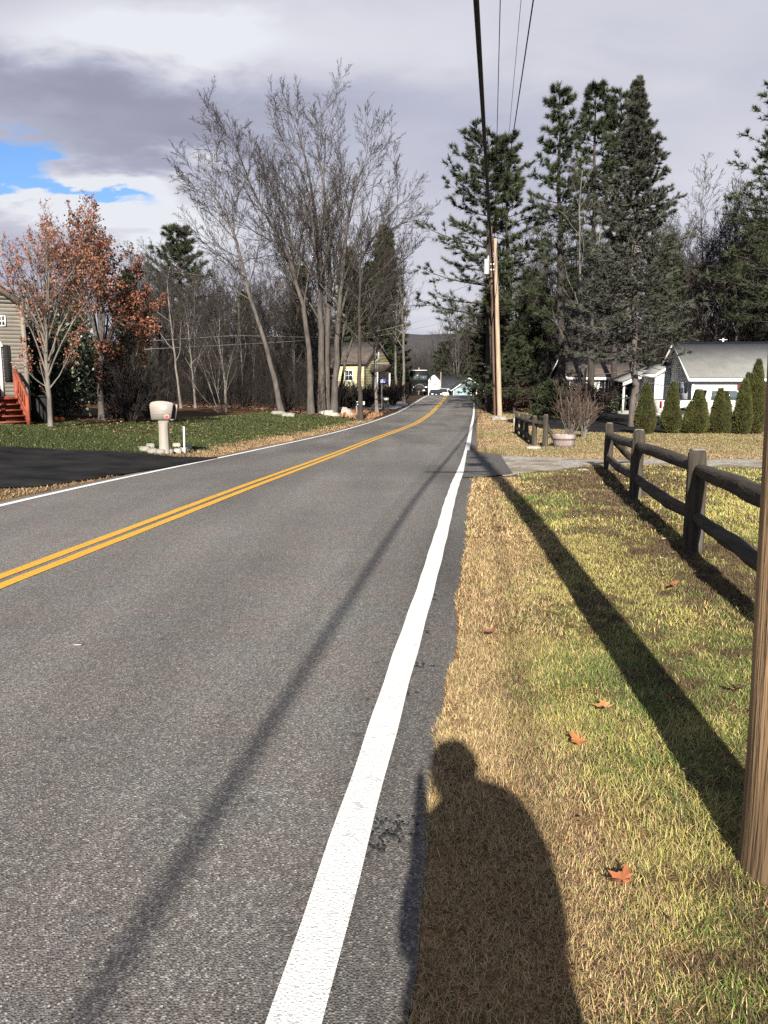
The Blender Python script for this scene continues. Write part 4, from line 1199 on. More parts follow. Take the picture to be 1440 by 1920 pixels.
leafy_shrub('leaf_sapling', pxY(963, 58), 3.2, 1.0, 750, .12, 'leaf_orange', 'sapling with sparse reddish dead leaves just right of the bright pole', 44, cols=((.5, .35, .4), (.8, .5, .5)), cat='tree')

# --- conifers of the right side
def tree_at(px, Y): return pxY(px, Y)
pine('pine_tree', tree_at(917, 60), 20.4, 4.1, 'left tall pine with long layered branches reaching out over the road', seed=71, t_low=.30, r0=.24, side=(math.pi, .30), whorl=1.15, nb=4, lean=(-.5, 0), top_pow=.6, nl=.40, nw=.065, sub=11, dens=1.4)
pine('pine_tree', tree_at(953, 61), 20.2, 3.0, 'second pine from the left with a bare lower trunk, behind the bright pole', seed=72, t_low=.38, r0=.24, whorl=1.1, nb=4, lean=(-.6, 0), top_pow=.6, nl=.40, nw=.065, sub=9, dens=1.2)
pine('pine_tree', tree_at(1056, 52), 20.5, 2.7, 'tall middle pine with a slightly leaning trunk and an open crown', seed=73, t_low=.20, r0=.25, whorl=1.05, nb=4, lean=(-1.0, 0), top_pow=.65, spread_low=.7, nl=.38, nw=.055, dens=1.0)
pine('pine_tree', tree_at(1108, 56), 21.8, 2.6, 'pine with the highest twin pointed top, left behind the grey spruce', seed=74, t_low=.30, r0=.24, whorl=1.0, nb=4, top_pow=.6, spread_low=.8, nl=.38, nw=.06, dens=1.0, lean=(-.6, 0))
pine('pine_tree', tree_at(1150, 58), 22.2, 2.4, 'pine hidden low behind the grey spruce, its top left of the spruce tip', seed=75, t_low=.35, r0=.22, whorl=1.0, nb=4, top_pow=.6, nl=.38, nw=.06, dens=1.0, lean=(-.5, 0))
pine('pine_tree', tree_at(1462, 58), 23.5, 4.6, 'tall dark pine cut off by the right edge, behind the white house', seed=76, t_low=.28, r0=.26, whorl=1.2, nb=6, side=(math.pi, .15), top_pow=.55, nl=.42, nw=.07, sub=11)
pine('spruce_tree', G(1186, 801), 15.4, 3.1, 'big grey green spruce with drooping branches in front of the white house', seed=77, t_low=.235, r0=.16, whorl=.46, nb=7, droop=.45, top_pow=1.05, mat='needle_blue', bark='bark', nl=.20, nw=.05, sub=11, spread_low=.75, dens=1.2, lean=(-.55, 0), lrand=(.5, 1.3))
pine('small_spruce', tree_at(1037, 47), 2.1, 1.1, 'small round dark blue spruce on the lawn left of the middle pine', seed=78, t_low=.02, r0=.06, whorl=.16, nb=8, droop=.1, top_pow=.7, nl=.14, nw=.035, sub=9, dead=False)
pine('spruce_tree', tree_at(965, 55), 5.0, 1.9, 'low bright green spruce bough mass beside the bright pole', seed=79, t_low=.3, r0=.08, whorl=.4, nb=6, droop=.25, nl=.26, nw=.05)
pine('spruce_tree', tree_at(928, 66), 8.5, 2.6, 'dark green spruce low behind the bright pole', seed=80, t_low=.1, r0=.12, whorl=.5, nb=7, droop=.3, nl=.3, nw=.07)
bare_tree('bare_tree', [(guide([(1088, 760), (1086, 640), (1090, 500), (1084, 400), (1092, 320)], 47), .11, .02), (guide([(1092, 760), (1105, 600), (1120, 480), (1132, 380)], 47), .08, .02)], 'slim grey bare tree between the middle pine and the grey spruce', levels=(15, 7, 5, 4), angs=(.5, .5, .55, .55), lrs=(.28, .45, .45, .5), seed=81, t0=.25, bark='bark_pale')

# --- woods: prototypes copied
def proto_bare(h, seed, r0, forks=1, ang=.55):
    rng = np.random.default_rng(seed)
    tr = []
    for i in range(forks):
        a = rng.uniform(-.12, .12) * h * (1 if forks == 1 else 1.3)
        tr.append((np.array([[0, 0, -.3], [.1 * a, 0, h * .3], [.5 * a, rng.normal(0, .3), h * .65], [a, rng.normal(0, .5), h]]), r0 * (1 if i == 0 else .7), .02))
    o = bare_tree('bare_tree', tr, 'x', levels=(13, 6, 5, 3), angs=(ang, .55, .55, .55), lrs=(.36, .48, .48, .5), ups=(.12, .08, .05, .03), seed=seed, t0=.28, rmin=.011, base=(0, 0, 0), bark=('bark_dark', 'bark')[seed % 2], twig='wood_twig')
    return o


protos = [proto_bare(13, 301, .13), proto_bare(12, 302, .12, 2), proto_bare(14, 303, .14, 1, .45), proto_bare(11, 304, .11, 3), proto_bare(13, 305, .12, 2, .7)]


def put(o, first, x, y, s, rz, label, group, sz=None):
    c = copy_tree(o)
    c.location = gnd(x, y); c.scale = (s, s, sz or s); c.rotation_euler = (0, 0, rz)
    c['label'] = label; c['group'] = group
    return c


wrng = np.random.default_rng(99)
def woods(n, pxa, pxb, ya, yb, s0, s1, label, group, ok=lambda x, y: True, order=None):
    i = 0; tries = 0
    while i < n and tries < n * 20:
        tries += 1
        Y = wrng.uniform(ya, yb); d = ray(pxa + (pxb - pxa) * (i + wrng.random()) / n, 740); x = d[0] / d[1] * Y
        if not ok(x, Y): continue
        put(protos[wrng.integers(5)], 0, x, Y, wrng.uniform(s0, s1), wrng.uniform(0, 6.28), label, group); i += 1


woods(30, 250, 745, 54, 68, .55, .82, 'leafless grey tree of the near row of woods behind the green lawn', 'near row of bare woods left of the road', lambda x, y: x < xL(y) - 6 and not (x > -5 and y > 56))
woods(40, 235, 770, 70, 100, .68, 1.0, 'leafless tree deeper in the woods left of the road', 'deeper bare woods left of the road', lambda x, y: x < xL(y) - 5 and not (y < 97 and -.095 < x / y < .008))
woods(12, 850, 935, 160, 190, 1.3, 1.9, 'leafless tree beyond the farthest pole right of the road', 'bare trees beyond the farthest pole', lambda x, y: True)
woods(22, 930, 1180, 68, 90, .8, 1.2, 'leafless tree behind the tall pines', 'bare trees behind the pines')
woods(24, 1215, 1470, 68, 88, 1.0, 1.45, 'leafless tree behind the white ranch house', 'bare trees behind the white house')
woods(22, 690, 960, 200, 270, 1.0, 1.4, 'distant leafless tree beyond the crest of the road', 'distant bare trees beyond the road crest')
for p_ in protos:
    for ch in list(p_.children): bpy.data.objects.remove(ch)
    bpy.data.objects.remove(p_)

pp_ = pine('pine_tree', tree_at(345, 74), 15.0, 3.4, 'dark layered pine rising above the bare woods at left', seed=90, t_low=.3, r0=.2, whorl=1.0, nb=5, nl=.45, nw=.09, top_pow=.55)
sp_ = pine('spruce_tree', tree_at(694, 98), 15.5, 2.3, 'dark spruce right behind the yellow house roof', seed=91, t_low=.08, r0=.16, whorl=.55, nb=7, droop=.3, nl=.36, nw=.09)
for px, Y, s, src, lab in ((722, 96, 1.25, sp_, 'dark spruce furthest right behind the yellow house, close to the road'), (655, 98, 1.1, sp_, 'dark spruce behind the left half of the yellow house roof'), (566, 72, .75, sp_, 'small dark spruce seen through the tall leaning tree'), (462, 76, .62, sp_, 'dark spruce behind the crooked bare tree'),
                           (250, 52, .55, sp_, 'dark spruce behind the smaller rusty leaved tree'), (150, 48, .5, sp_, 'dark spruce hidden behind the orange tree'), (30, 46, .42, sp_, 'dark spruce behind the beige house corner'),
                           (832, 165, .95, pp_, 'dark pine beside the sky gap, beyond the crest of the road'), (872, 168, 1.1, sp_, 'dark spruce left of the farthest pole'), (903, 165, 1.3, sp_, 'dark spruce right behind the farthest pole'), (985, 80, .8, sp_, 'dark spruce between the second pine and the middle pine'), (1014, 80, .7, sp_, 'dark spruce left behind the middle pine'),
                           (1240, 72, .95, sp_, 'dark spruce right of the grey spruce behind the house roof'), (1300, 84, .9, pp_, 'dark pine in the woods behind the house ridge'), (1400, 76, 1.1, pp_, 'dark pine in the woods left of the edge pine'), (1430, 70, .8, sp_, 'dark spruce low below the edge pine')):
    o = copy_tree(src); o.location = pxY(px, Y); o.scale = (s, s, s); o.rotation_euler = (0, 0, px * .7); o['label'] = lab


def thicket(name, region, n, h, label, seed, mat='brush', r=.014, tn=(.6, 1.3)):
    rng = np.random.default_rng(seed)
    x, y = region(rng, n); n = len(x)
    b = np.stack([x, y, T(x, y) - .05], -1)
    az = rng.uniform(0, 6.28, n); tl = rng.uniform(0, .45, n); hh = h * rng.uniform(.35, 1.1, n) * (.5 + vnoise(x, y, 4, seed))
    s = np.linspace(0, 1, 5)
    P = b[:, None] + np.stack([np.cos(az)[:, None] * tl[:, None] * hh[:, None] * s ** 1.4, np.sin(az)[:, None] * tl[:, None] * hh[:, None] * s ** 1.4, hh[:, None] * s], -1)
    P = P + rng.normal(0, .05, P.shape) * s[None, :, None] * h
    c = rng.uniform(*tn, (n, 1)) * np.ones((1, 3))
    g = Geo(); R = np.tile(np.linspace(r, r * .5, 5), (n, 1)); g.tubes(P, R, 3, c=c)
    q = kids(P, R, 5, t0=.15, ang=.6, lr=.45, seg=3, rmin=r * .45, rng=rng); g.tubes(*q, 3, c=np.repeat(c, 5, 0))
    tag(g.build(name, M[mat], fixn=False), label, 'brush', kind='stuff')


def reg_left(rng, n):
    y = rng.uniform(49, 66, n); d = rng.uniform(-.56, .03, n); x = d * y
    k = (x < xL(y) - 3.5) & ~((x > -7.5) & (x < -.5) & (y > 58)) & ~((x > -2.2) & (y < 55)); return x[k], y[k]
def reg_left2(rng, n):
    y = rng.uniform(64, 120, n); d = rng.uniform(-.56, .035, n); x = d * y
    k = (x < xL(y) - 4) & ~((x / y > -.10) & (x / y < .01) & (y < 96)); return x[k], y[k]
def reg_right(rng, n):
    y = rng.uniform(66, 112, n); d = rng.uniform(.12, .30, n); x = d * y
    k = (x > xR(y) + 3.5) & ~((y < 78) & (d > .23)) & (d > .14); return x[k], y[k]
def reg_right2(rng, n):
    y = rng.uniform(66, 90, n); d = rng.uniform(.30, .56, n); return d * y, y
def reg_far(rng, n):
    y = rng.uniform(185, 330, n); return rng.uniform(-.04, .16, n) * y, y


thicket('woodland_brush', reg_left, 3800, 3.0, 'tangled brown leafless brush under the bare trees left of the road', 1, tn=(.5, 1.2))
thicket('deep_brush', reg_left2, 5200, 4.6, 'tall dark brush filling the woods behind the yellow house', 2, r=.024, tn=(.35, .9))
thicket('right_brush', reg_right, 2200, 4.5, 'brown brush filling the woods beyond the bright pole', 3, r=.022, tn=(.35, .9))
thicket('backyard_brush', reg_right2, 1800, 7, 'dark brush filling the woods behind the white house', 4, r=.024, tn=(.35, .9))
thicket('distant_brush', reg_far, 4200, 13, 'distant brown woods closing the view beyond the crest', 5, r=.06, tn=(.5, 1.0))

# --- arborvitae row
def arborvitae(h, r, seed, tops=((0, 0, 1.),)):
    rng = np.random.default_rng(seed)
    root = empty('arborvitae')
    g = Geo(); g.tubes([(0, 0, -.1), (0, 0, h * .5), (0, 0, h * .9)], [.04, .03, .01], 6); g.build('trunk', M['bark_dark'], root)
    g = Geo()
    for (ox, oy, f) in tops:
        n = int(5200 * f * f * h / 1.9)
        t = rng.random(n) ** .8; t = 1 - np.sqrt(1 - t * .999)
        prof = np.minimum(1, .62 + 2.2 * t) * (1 - t ** 1.7) ** .95 * np.where(t > .85, 1, 1)
        az = rng.uniform(0, 6.28, n)
        lump = .82 + .36 * vnoise(az * 1.3 + seed, t * 7, .8, seed)
        rr = r * f * prof * lump * rng.uniform(.55, 1, n) ** .6 + .02
        p = np.stack([ox + np.cos(az) * rr, oy + np.sin(az) * rr, .03 + t * h * f], -1)
        d = np.stack([np.cos(az) * .6, np.sin(az) * .6, np.full(n, .9)], -1)
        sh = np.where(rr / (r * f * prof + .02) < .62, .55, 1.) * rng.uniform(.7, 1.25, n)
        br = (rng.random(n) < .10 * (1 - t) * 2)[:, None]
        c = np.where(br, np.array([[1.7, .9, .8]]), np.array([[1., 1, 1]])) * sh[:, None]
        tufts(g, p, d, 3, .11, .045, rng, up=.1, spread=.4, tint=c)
    g.build('foliage', M['cedar'], root, fixn=False)
    return root


arb = []
Ya = 29.6
for i, (px, h_, r_, tops, lab) in enumerate(((1212, 1.95, .36, ((0, 0, 1.),), 'first arborvitae of the row, closest to the grey spruce trunk'), (1262, 1.97, .34, ((0, 0, 1.),), 'slim pointed arborvitae in front of the pickup truck bed'), (1308, 1.62, .37, ((.1, 0, 1.), (-.15, .1, .75)), 'shortest roundest arborvitae, in front of the pickup cab rear'),
                                             (1354, 1.72, .32, ((-.06, 0, 1.), (.16, .05, .93)), 'arborvitae with two small tips, in front of the pickup doors'), (1396, 2.1, .33, ((0, 0, 1.),), 'arborvitae crowded against the tallest one'), (1414, 2.85, .40, ((.08, 0, 1.), (-.2, .1, .82), (.2, .1, .7)), 'tallest arborvitae with a narrow spire, right end of the row'))):
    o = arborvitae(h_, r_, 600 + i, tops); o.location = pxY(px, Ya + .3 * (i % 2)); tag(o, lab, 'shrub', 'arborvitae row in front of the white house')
# ------------------------------------------------------------------ buildings
def xf(v, ox=0, oy=0, oz=0, rz=0.):
    v = np.asarray(v, float); c, s = math.cos(rz), math.sin(rz)
    return np.stack([v[:, 0] * c - v[:, 1] * s + ox, v[:, 0] * s + v[:, 1] * c + oy, v[:, 2] + oz], -1)


def clap(g, xr, z0, z1, e, M, proud=.016):
    """lapped boards on a wall lying in the local xz plane and facing -y"""
    n = int(round((z1 - z0) / e)); zs = np.linspace(z0, z1, n + 1)
    for a, b in zip(zs[:-1], zs[1:]):
        (xa0, xb0), (xa1, xb1) = xr(a), xr(b)
        if xb0 - xa0 < .02: continue
        v = np.array([(xa0, -proud, a), (xb0, -proud, a), (xb1, 0, b), (xa1, 0, b), (xa0, 0, a), (xb0, 0, a)], float)
        g.add(M(v), f4=[(0, 1, 2, 3), (4, 5, 1, 0)])


def gable_house(name, loc, rz, Lx, Dy, wall, rise, ridge, siding, roof, label, e=.115, over=.3, trim='white_paint', found=.35, roof_t=.12, cat='house', base_dz=0., gable_mat=None):
    """local box: front wall on y=0 facing -y, x from 0 to Lx, depth Dy. ridge = 'x' or 'y'"""
    root = empty(name, loc, rz); tag(root, label, cat)
    ws = {'front': (lambda v: v, Lx), 'right': (lambda v: xf(v, Lx, 0, 0, math.pi / 2), Dy), 'back': (lambda v: xf(v, Lx, Dy, 0, math.pi), Lx), 'left': (lambda v: xf(v, 0, Dy, 0, -math.pi / 2), Dy)}
    for k, (Mf, W) in ws.items():
        g = Geo(); isg = (k in ('left', 'right')) == (ridge == 'x')
        clap(g, lambda z, W=W: (0, W), found, wall, e, Mf)
        if isg: clap(g, lambda z, W=W: (W / 2 * min(1, (z - wall) / rise), W - W / 2 * min(1, (z - wall) / rise)), wall, wall + rise - .02, e, Mf)
        g.build('wall', M[(gable_mat or siding) if isg else siding], root, fixn=False)
        g = Geo(); v = np.array([(0, .02, -.6), (W, .02, -.6), (W, .02, found), (0, .02, found)]); g.add(Mf(v), f4=[(0, 1, 2, 3)])
        g.build('foundation', M['stone'], root, fixn=False)
    for x in (0, Lx):
        for y in (0, Dy): g = Geo(); g.box(x - .06, x + .06, y - .06, y + .06, found, wall - .02); g.build('corner_trim', M[trim], root)
    W = Dy if ridge == 'x' else Lx
    Lr = Lx if ridge == 'x' else Dy
    s = rise / (W / 2)
    def RM(v):
        v = np.asarray(v, float)
        return v if ridge == 'y' else np.stack([v[:, 1], v[:, 0], v[:, 2]], -1)
    gr, gf, gs = Geo(), Geo(), Geo()
    for sg in (-1, 1):
        xo, xi = W / 2 + sg * (W / 2 + over), W / 2
        zo, zi = wall - over * s, wall + rise
        q = np.array([(xo, -over, zo + .03), (xi, -over, zi + .03), (xi, Lr + over, zi + .03), (xo, Lr + over, zo + .03)]); q2 = q + [0, 0, roof_t]
        gr.add(RM(np.concatenate([q, q2])), f4=[(0, 1, 2, 3), (4, 5, 6, 7), (0, 1, 5, 4), (1, 2, 6, 5), (2, 3, 7, 6), (3, 0, 4, 7)])
        for yy in (-over - .035, Lr + over + .005):     # rake boards
            q = np.array([(xo, yy, zo - .14), (xi, yy, zi - .14), (xi, yy, zi + .06), (xo, yy, zo + .06)]); q2 = q + [0, .03, 0]
            gf.add(RM(np.concatenate([q, q2])), f4=[(0, 1, 2, 3), (4, 5, 6, 7), (0, 1, 5, 4), (1, 2, 6, 5), (2, 3, 7, 6), (3, 0, 4, 7)])
        xa, xb = sorted((xo, xo + sg * .03)); v = np.array([(x, y, z) for z in (zo - .15, zo + .05) for y in (-over, Lr + over) for x in (xa, xb)])
        gf.add(RM(v), f4=[(0, 2, 3, 1), (4, 5, 7, 6), (0, 1, 5, 4), (2, 6, 7, 3), (0, 4, 6, 2), (1, 3, 7, 5)])
        xa, xb = sorted((xo, W / 2 + sg * W / 2)); v = np.array([(xa, -over, zo - .15), (xb, -over, zo - .15), (xb, Lr + over, zo - .15), (xa, Lr + over, zo - .15)]); gs.add(RM(v), f4=[(0, 1, 2, 3)])
    r = gr.build('roof', M[roof], root); gf.build('fascia', M[trim], root); gs.build('soffit', M[trim], root, fixn=False)
    return root, r


def window(root, Mf, x0, x1, z0, z1, frame='white_paint', pane='glass', mull=(1, 1), fw=.07, name='window', proud=.03, sill=True):
    g = Geo()
    g.box(x0 - fw, x0, -proud - .02, .01, z0 - fw, z1 + fw, Mf); g.box(x1, x1 + fw, -proud - .02, .01, z0 - fw, z1 + fw, Mf)
    g.box(x0, x1, -proud - .02, .01, z1, z1 + fw, Mf); g.box(x0, x1, -proud - .02, .01, z0 - fw, z0, Mf)
    for i in range(1, mull[0] + 1 if mull[0] > 1 else 1):
        if i < mull[0]: xx = x0 + (x1 - x0) * i / mull[0]; g.box(xx - .015, xx + .015, -proud - .012, -.02, z0, z1, Mf)
    for i in range(1, mull[1]):
        zz = z0 + (z1 - z0) * i / mull[1]; g.box(x0, x1, -proud - .014, -.021, zz - .02, zz + .02, Mf)
    o = g.build(name, M[frame], root)
    g = Geo(); g.box(x0, x1, -.028, .0, z0, z1, Mf); g.build('pane', M[pane], o)
    if sill: g = Geo(); g.box(x0 - fw - .03, x1 + fw + .03, -proud - .07, .0, z0 - fw - .05, z0 - fw - .002, Mf); g.build('sill', M[frame], o)
    return o


I3 = lambda v: np.asarray(v, float)
def shutter(root, Mf, x0, x1, z0, z1, mat):
    g = Geo(); g.box(x0, x1, -.05, .0, z0, z1, Mf)
    n = int((z1 - z0) / .07)
    for i in range(n): z = z0 + .05 + i * .07; g.box(x0 + .05, x1 - .05, -.062, -.048, z, z + .04, Mf)
    return g.build('shutter', M[mat], root)


# --- beige house at the left edge
hc = pxY(53, 25.0); HW = 8.5
BR = math.radians(26)
bh, _ = gable_house('beige_house', (hc[0] - HW * math.cos(BR), hc[1] - HW * math.sin(BR), hc[2] - .05), BR, HW, 9, 3.75, 3.2, 'y', 'siding_beige', 'roof_brown', 'beige clapboard house with white trim, cut off by the left edge', e=.117, over=.02, found=.45, trim='siding_beige')
def lx(px): return HW - (53 - px) * 25 / F
def lz(py): return EYE + (HY - py) * 25 / F - (hc[2] - .05)
window(bh, I3, lx(-42), lx(8), lz(742), lz(655), mull=(1, 2), name='glass_door', fw=.09)
g = Geo(); g.tubes([(lx(-17) + .55 * math.cos(a), -.05, lz(653) + .30 * math.sin(a)) for a in np.linspace(0, math.pi, 16)], [.05] * 16, 6); g.build('door_arch', M['white_paint'], bh)
shutter(bh, I3, lx(16), lx(28), lz(716), lz(651), 'dark_gap')
window(bh, I3, lx(14), lx(23), lz(615), lz(600), mull=(2, 2), fw=.035, sill=False)

# --- red steps
sp = np.array(pxY(36, 24.2)); st = empty('red_steps', sp); tag(st, 'red stained wooden steps with railings beside the beige house', 'steps')
dv = np.array([.55, -.60, 0]); dv /= np.linalg.norm(dv); pv = np.array([-.80, -.60, 0])
topz = EYE + (HY - 742) * 24.2 / F - sp[2]; run = .92; n_st = 5
A0 = np.array([-.28, .45, 0]) * 1.0
for k in range(n_st):
    a = A0 + dv * (run * (k + .5) / n_st); z = topz * (1 - (k + .5) / n_st)
    g = Geo(); g.bar(a + [0, 0, z], a + pv * .95 + [0, 0, z], run / n_st * .95, .045); g.build('tread', M['red_stain'], st)
    g = Geo(); g.bar(a + dv * -.07 + [0, 0, z - .09], a + dv * -.07 + pv * .95 + [0, 0, z - .09], .02, .14); g.build('riser', M['red_stain'], st)
for off in (0, .95):
    a = A0 + pv * off; b = a + dv * run
    g = Geo(); g.bar(a + [0, 0, topz - .1], b + [0, 0, .08], .045, .24); g.build('stringer', M['red_stain'], st)
    for q, z0, h in ((a, 0, topz + .82), (b, 0, .88)):
        g = Geo(); g.box(q[0] - .05, q[0] + .05, q[1] - .05, q[1] + .05, -.1, h); g.build('post', M['red_stain'], st)
    g = Geo(); g.bar(a + [0, 0, topz + .80], b + [0, 0, .84], .10, .05); g.build('handrail', M['red_stain'], st)
    g = Geo(); g.bar(a + [0, 0, topz + .18], b + [0, 0, .26], .05, .09); g.build('lower_rail', M['red_stain'], st)
    for k in range(1, 6):
        f = k / 6; q = a * (1 - f) + b * f
        g = Geo(); g.bar(q + [0, 0, topz * (1 - f) + .20], q + [0, 0, (topz + .78) * (1 - f) + .82 * f], .035, .035, (1, 0, 0)); g.build('baluster', M['red_stain'], st)
g = Geo(); d0 = A0 + [-2.6, 0, 0]
g.prism([(A0[0], A0[1]), (A0[0] + pv[0] * .95, A0[1] + pv[1] * .95), (A0[0] + pv[0] * .95 - 2, A0[1] + pv[1] * .95), (A0[0] - 2.6, A0[1] + .3), (A0[0], A0[1] + .3)], 'z', topz - .09, topz - .01); g.build('landing', M['red_stain'], st)
g = Geo(); q = A0 + pv * .95; g.bar(q + [0, 0, topz + .80], q + [-2, 0, topz + .80], .05, .10, (0, 0, 1)); g.build('handrail', M['red_stain'], st)
for k in range(1, 14):
    p = q + [-.14 * k, 0, 0]; g = Geo(); g.box(p[0] - .018, p[0] + .018, p[1] - .018, p[1] + .018, topz - .05, topz + .78); g.build('baluster', M['red_stain'], st)
g = Geo(); g.box(q[0] - 2, q[0] - .02, q[1] + .02, q[1] + .06, -.1, topz - .1); g.build('skirt', M['red_stain'], st)

bx = pxY(73, 25.6); bo = empty('black_box', bx); tag(bo, 'black lidded box beside the red steps', 'box')
g = Geo(); g.box(-.34, .34, -.3, .3, -.02, .82); g.build('body', M['dark_gap'], bo, bevel=.02)
g = Geo(); g.prism([(-.37, .82), (.37, .82), (.35, .88), (-.35, .88)], 'y', -.33, .33); g.build('lid', M['black_paint'], bo)


def pumpkin(px, py, r, lab):
    p = G(px, py); root = empty('pumpkin', p); tag(root, lab, 'pumpkin', 'pumpkins on the leaf covered bed')
    n, k = 9, 36; a = np.arange(k) * 2 * np.pi / k; th = np.linspace(-1.45, 1.45, n)
    rib = 1 - .07 * np.abs(np.sin(a * 4.5))
    v = np.stack([np.cos(th)[:, None] ** .7 * np.cos(a) * rib * r, np.cos(th)[:, None] ** .7 * np.sin(a) * rib * r, (np.sin(th) * .78 * r + .72 * r)[:, None] * np.ones(k)], -1)
    idx = np.arange(n * k).reshape(n, k); g = Geo(); g.add(v.reshape(-1, 3), f4=np.stack([idx[:-1], np.roll(idx[:-1], -1, 1), np.roll(idx[1:], -1, 1), idx[1:]], -1).reshape(-1, 4))
    g.build('rind', M['pumpkin'], root, smooth=True)
    g = Geo(); g.tubes([(0, 0, 1.4 * r), (.02, 0, 1.7 * r), (.05, .01, 1.85 * r)], [.022, .014, .012], 6, cap=True); g.build('stalk', M['wood_twig'], root)


pumpkin(104, 790, .105, 'left orange pumpkin, against the slender young tree'); pumpkin(116, 790, .10, 'right orange pumpkin, away from the tree trunk')

# --- white ranch house at the right
ra = np.array(pxY(1298, 46.0)); RZ = math.radians(-5.5)
rh, roof = gable_house('white_ranch_house', ra, RZ, 16, 7.4, 2.55, 2.0, 'x', 'siding', 'roof_grey', 'white ranch house with a grey shingle roof behind the pickup truck', e=.125, over=.32)
LM = lambda v: xf(v, 0, 7.4, 0, -math.pi / 2)
for a, b in ((.75, 3.35), (3.95, 6.55)):
    w_ = window(rh, LM, a, b, .62, 2.12, pane='blind', mull=(1, 1), fw=.08)
    g = Geo()
    for i in range(3): g.box(a + .35 + i * .7, a + .85 + i * .7, -.036, -.027, 1.55, 1.85, LM)
    g.build('small_pane', M['glass'], w_)
def rx(px, Y=45.5): return (px - 1298) * Y / F / math.cos(RZ) * .98
window(rh, I3, rx(1396), rx(1424), .85, 2.0, mull=(2, 2)); shutter(rh, I3, rx(1379), rx(1391), .75, 2.05, 'maroon'); shutter(rh, I3, rx(1428), rx(1440), .75, 2.05, 'maroon')
g = Geo(); g.lathe([(.05, 4.35), (.05, 4.95), (.0, 4.95)], 10, M=lambda v: v + [3.0, 4.6, 0]); g.bar((2.75, 4.6, 4.86), (3.25, 4.6, 4.86), .03, .03); g.build('vent_pipe', M['white_paint'], rh)

wv_ = np.array(pxY(1228, 51.0))
vb, _ = gable_house('white_entry', (wv_[0], wv_[1], wv_[2] + .15), 0, 1.7, 3.5, 2.6, .5, 'y', 'siding', 'roof_grey', 'narrow white clapboard entry with a wall lamp, left of the ranch house gable', e=.125, over=.12)
g = Geo(); g.box(.95, 1.07, -.14, -.01, 1.85, 2.02); g.prism([(.92, 2.02), (1.10, 2.02), (1.01, 2.12)], 'y', -.16, -.01); g.build('wall_lamp', M['black_paint'], vb)
# porch
pb = np.array(pxY(1170, 53.5)); pr = empty('porch', (pb[0], pb[1], pb[2] + .1)); tag(pr, 'white posted porch with a sloping fascia behind the grey spruce trunk', 'porch')
def pX(px): return (px - 1170) * 53.5 / F
def pZ(py): return EYE + (HY - py) * 53.5 / F - pb[2] - .1
g = Geo(); g.box(0, pX(1229), 0, 3, -.4, .12); g.build('floor', M['walk'], pr)
for px, w_ in ((1170, .12), (1194, .1), (1226, .14)):
    g = Geo(); g.box(pX(px) - w_ / 2, pX(px) + w_ / 2, .05, .05 + w_, .12, pZ(712) if px < 1200 else pZ(700)); g.build('post', M['white_paint'], pr)
g = Geo(); g.prism([(pX(1166), pZ(724)), (pX(1231), pZ(697)), (pX(1240), pZ(697)), (pX(1240), pZ(692)), (pX(1231), pZ(691)), (pX(1166), pZ(717))], 'y', -.12, -.02); g.build('fascia', M['white_paint'], pr)
g = Geo(); g.prism([(pX(1165), pZ(717) + .02), (pX(1231), pZ(691) + .02), (pX(1238), pZ(691) + .02), (pX(1238), pZ(689) + .1), (pX(1231), pZ(689) + .1), (pX(1165), pZ(715) + .1)], 'y', -.2, 3.2); g.build('roof', M['roof_grey'], pr)
g = Geo(); g.box(0, pX(1228), 2.9, 3.0, .12, 2.2); g.build('back_wall', M['bark_dark'], pr)  # dark colour on this wall stands in for shade inside the porch
g = Geo(); g.box(pX(1198), pX(1203), 2.2, 2.3, .12, 1.75); g.build('door', M['glass_pale'], pr)
g = Geo(); g.box(pX(1173), pX(1180), 1.2, 1.5, .12, 1.2); g.build('chair', M['maroon'], pr)
wg = np.array(pxY(1068, 60.0))
ww_, _ = gable_house('white_wing', (wg[0], wg[1], wg[2] + .2), 0, 5.4, 6, 2.45, 1.3, 'x', 'siding', 'roof_brown', 'low white wing with dark shuttered windows behind the pine trunks', e=.125, over=.3, found=.55)
def gX(px): return (px - 1068) * 60 / F
for a, b in ((1083, 1096), (1120, 1131)): window(ww_, I3, gX(a) + .1, gX(b) - .1, 1.1, 2.15, mull=(1, 2))
window(ww_, I3, gX(1133.5), gX(1138), 1.0, 2.1, mull=(1, 2)); shutter(ww_, I3, gX(1139.5), gX(1144), .95, 2.15, 'black_paint'); shutter(ww_, I3, gX(1128.5), gX(1132), .95, 2.15, 'black_paint')
leafy_shrub('clipped_shrub', pxY(1157, 55), 1.75, .62, 2600, .12, 'holly', 'dark clipped shrub against the white wing, left of the porch', 45)
sh_, _ = gable_house('low_shed', np.array(pxY(962, 88)) + [0, 0, -.3], 0, 3.4, 5, 1.35, .75, 'y', 'siding', 'roof_dark', 'low outbuilding with white gable and dark roof behind the brown hedge', e=.15, over=.25, found=.1)

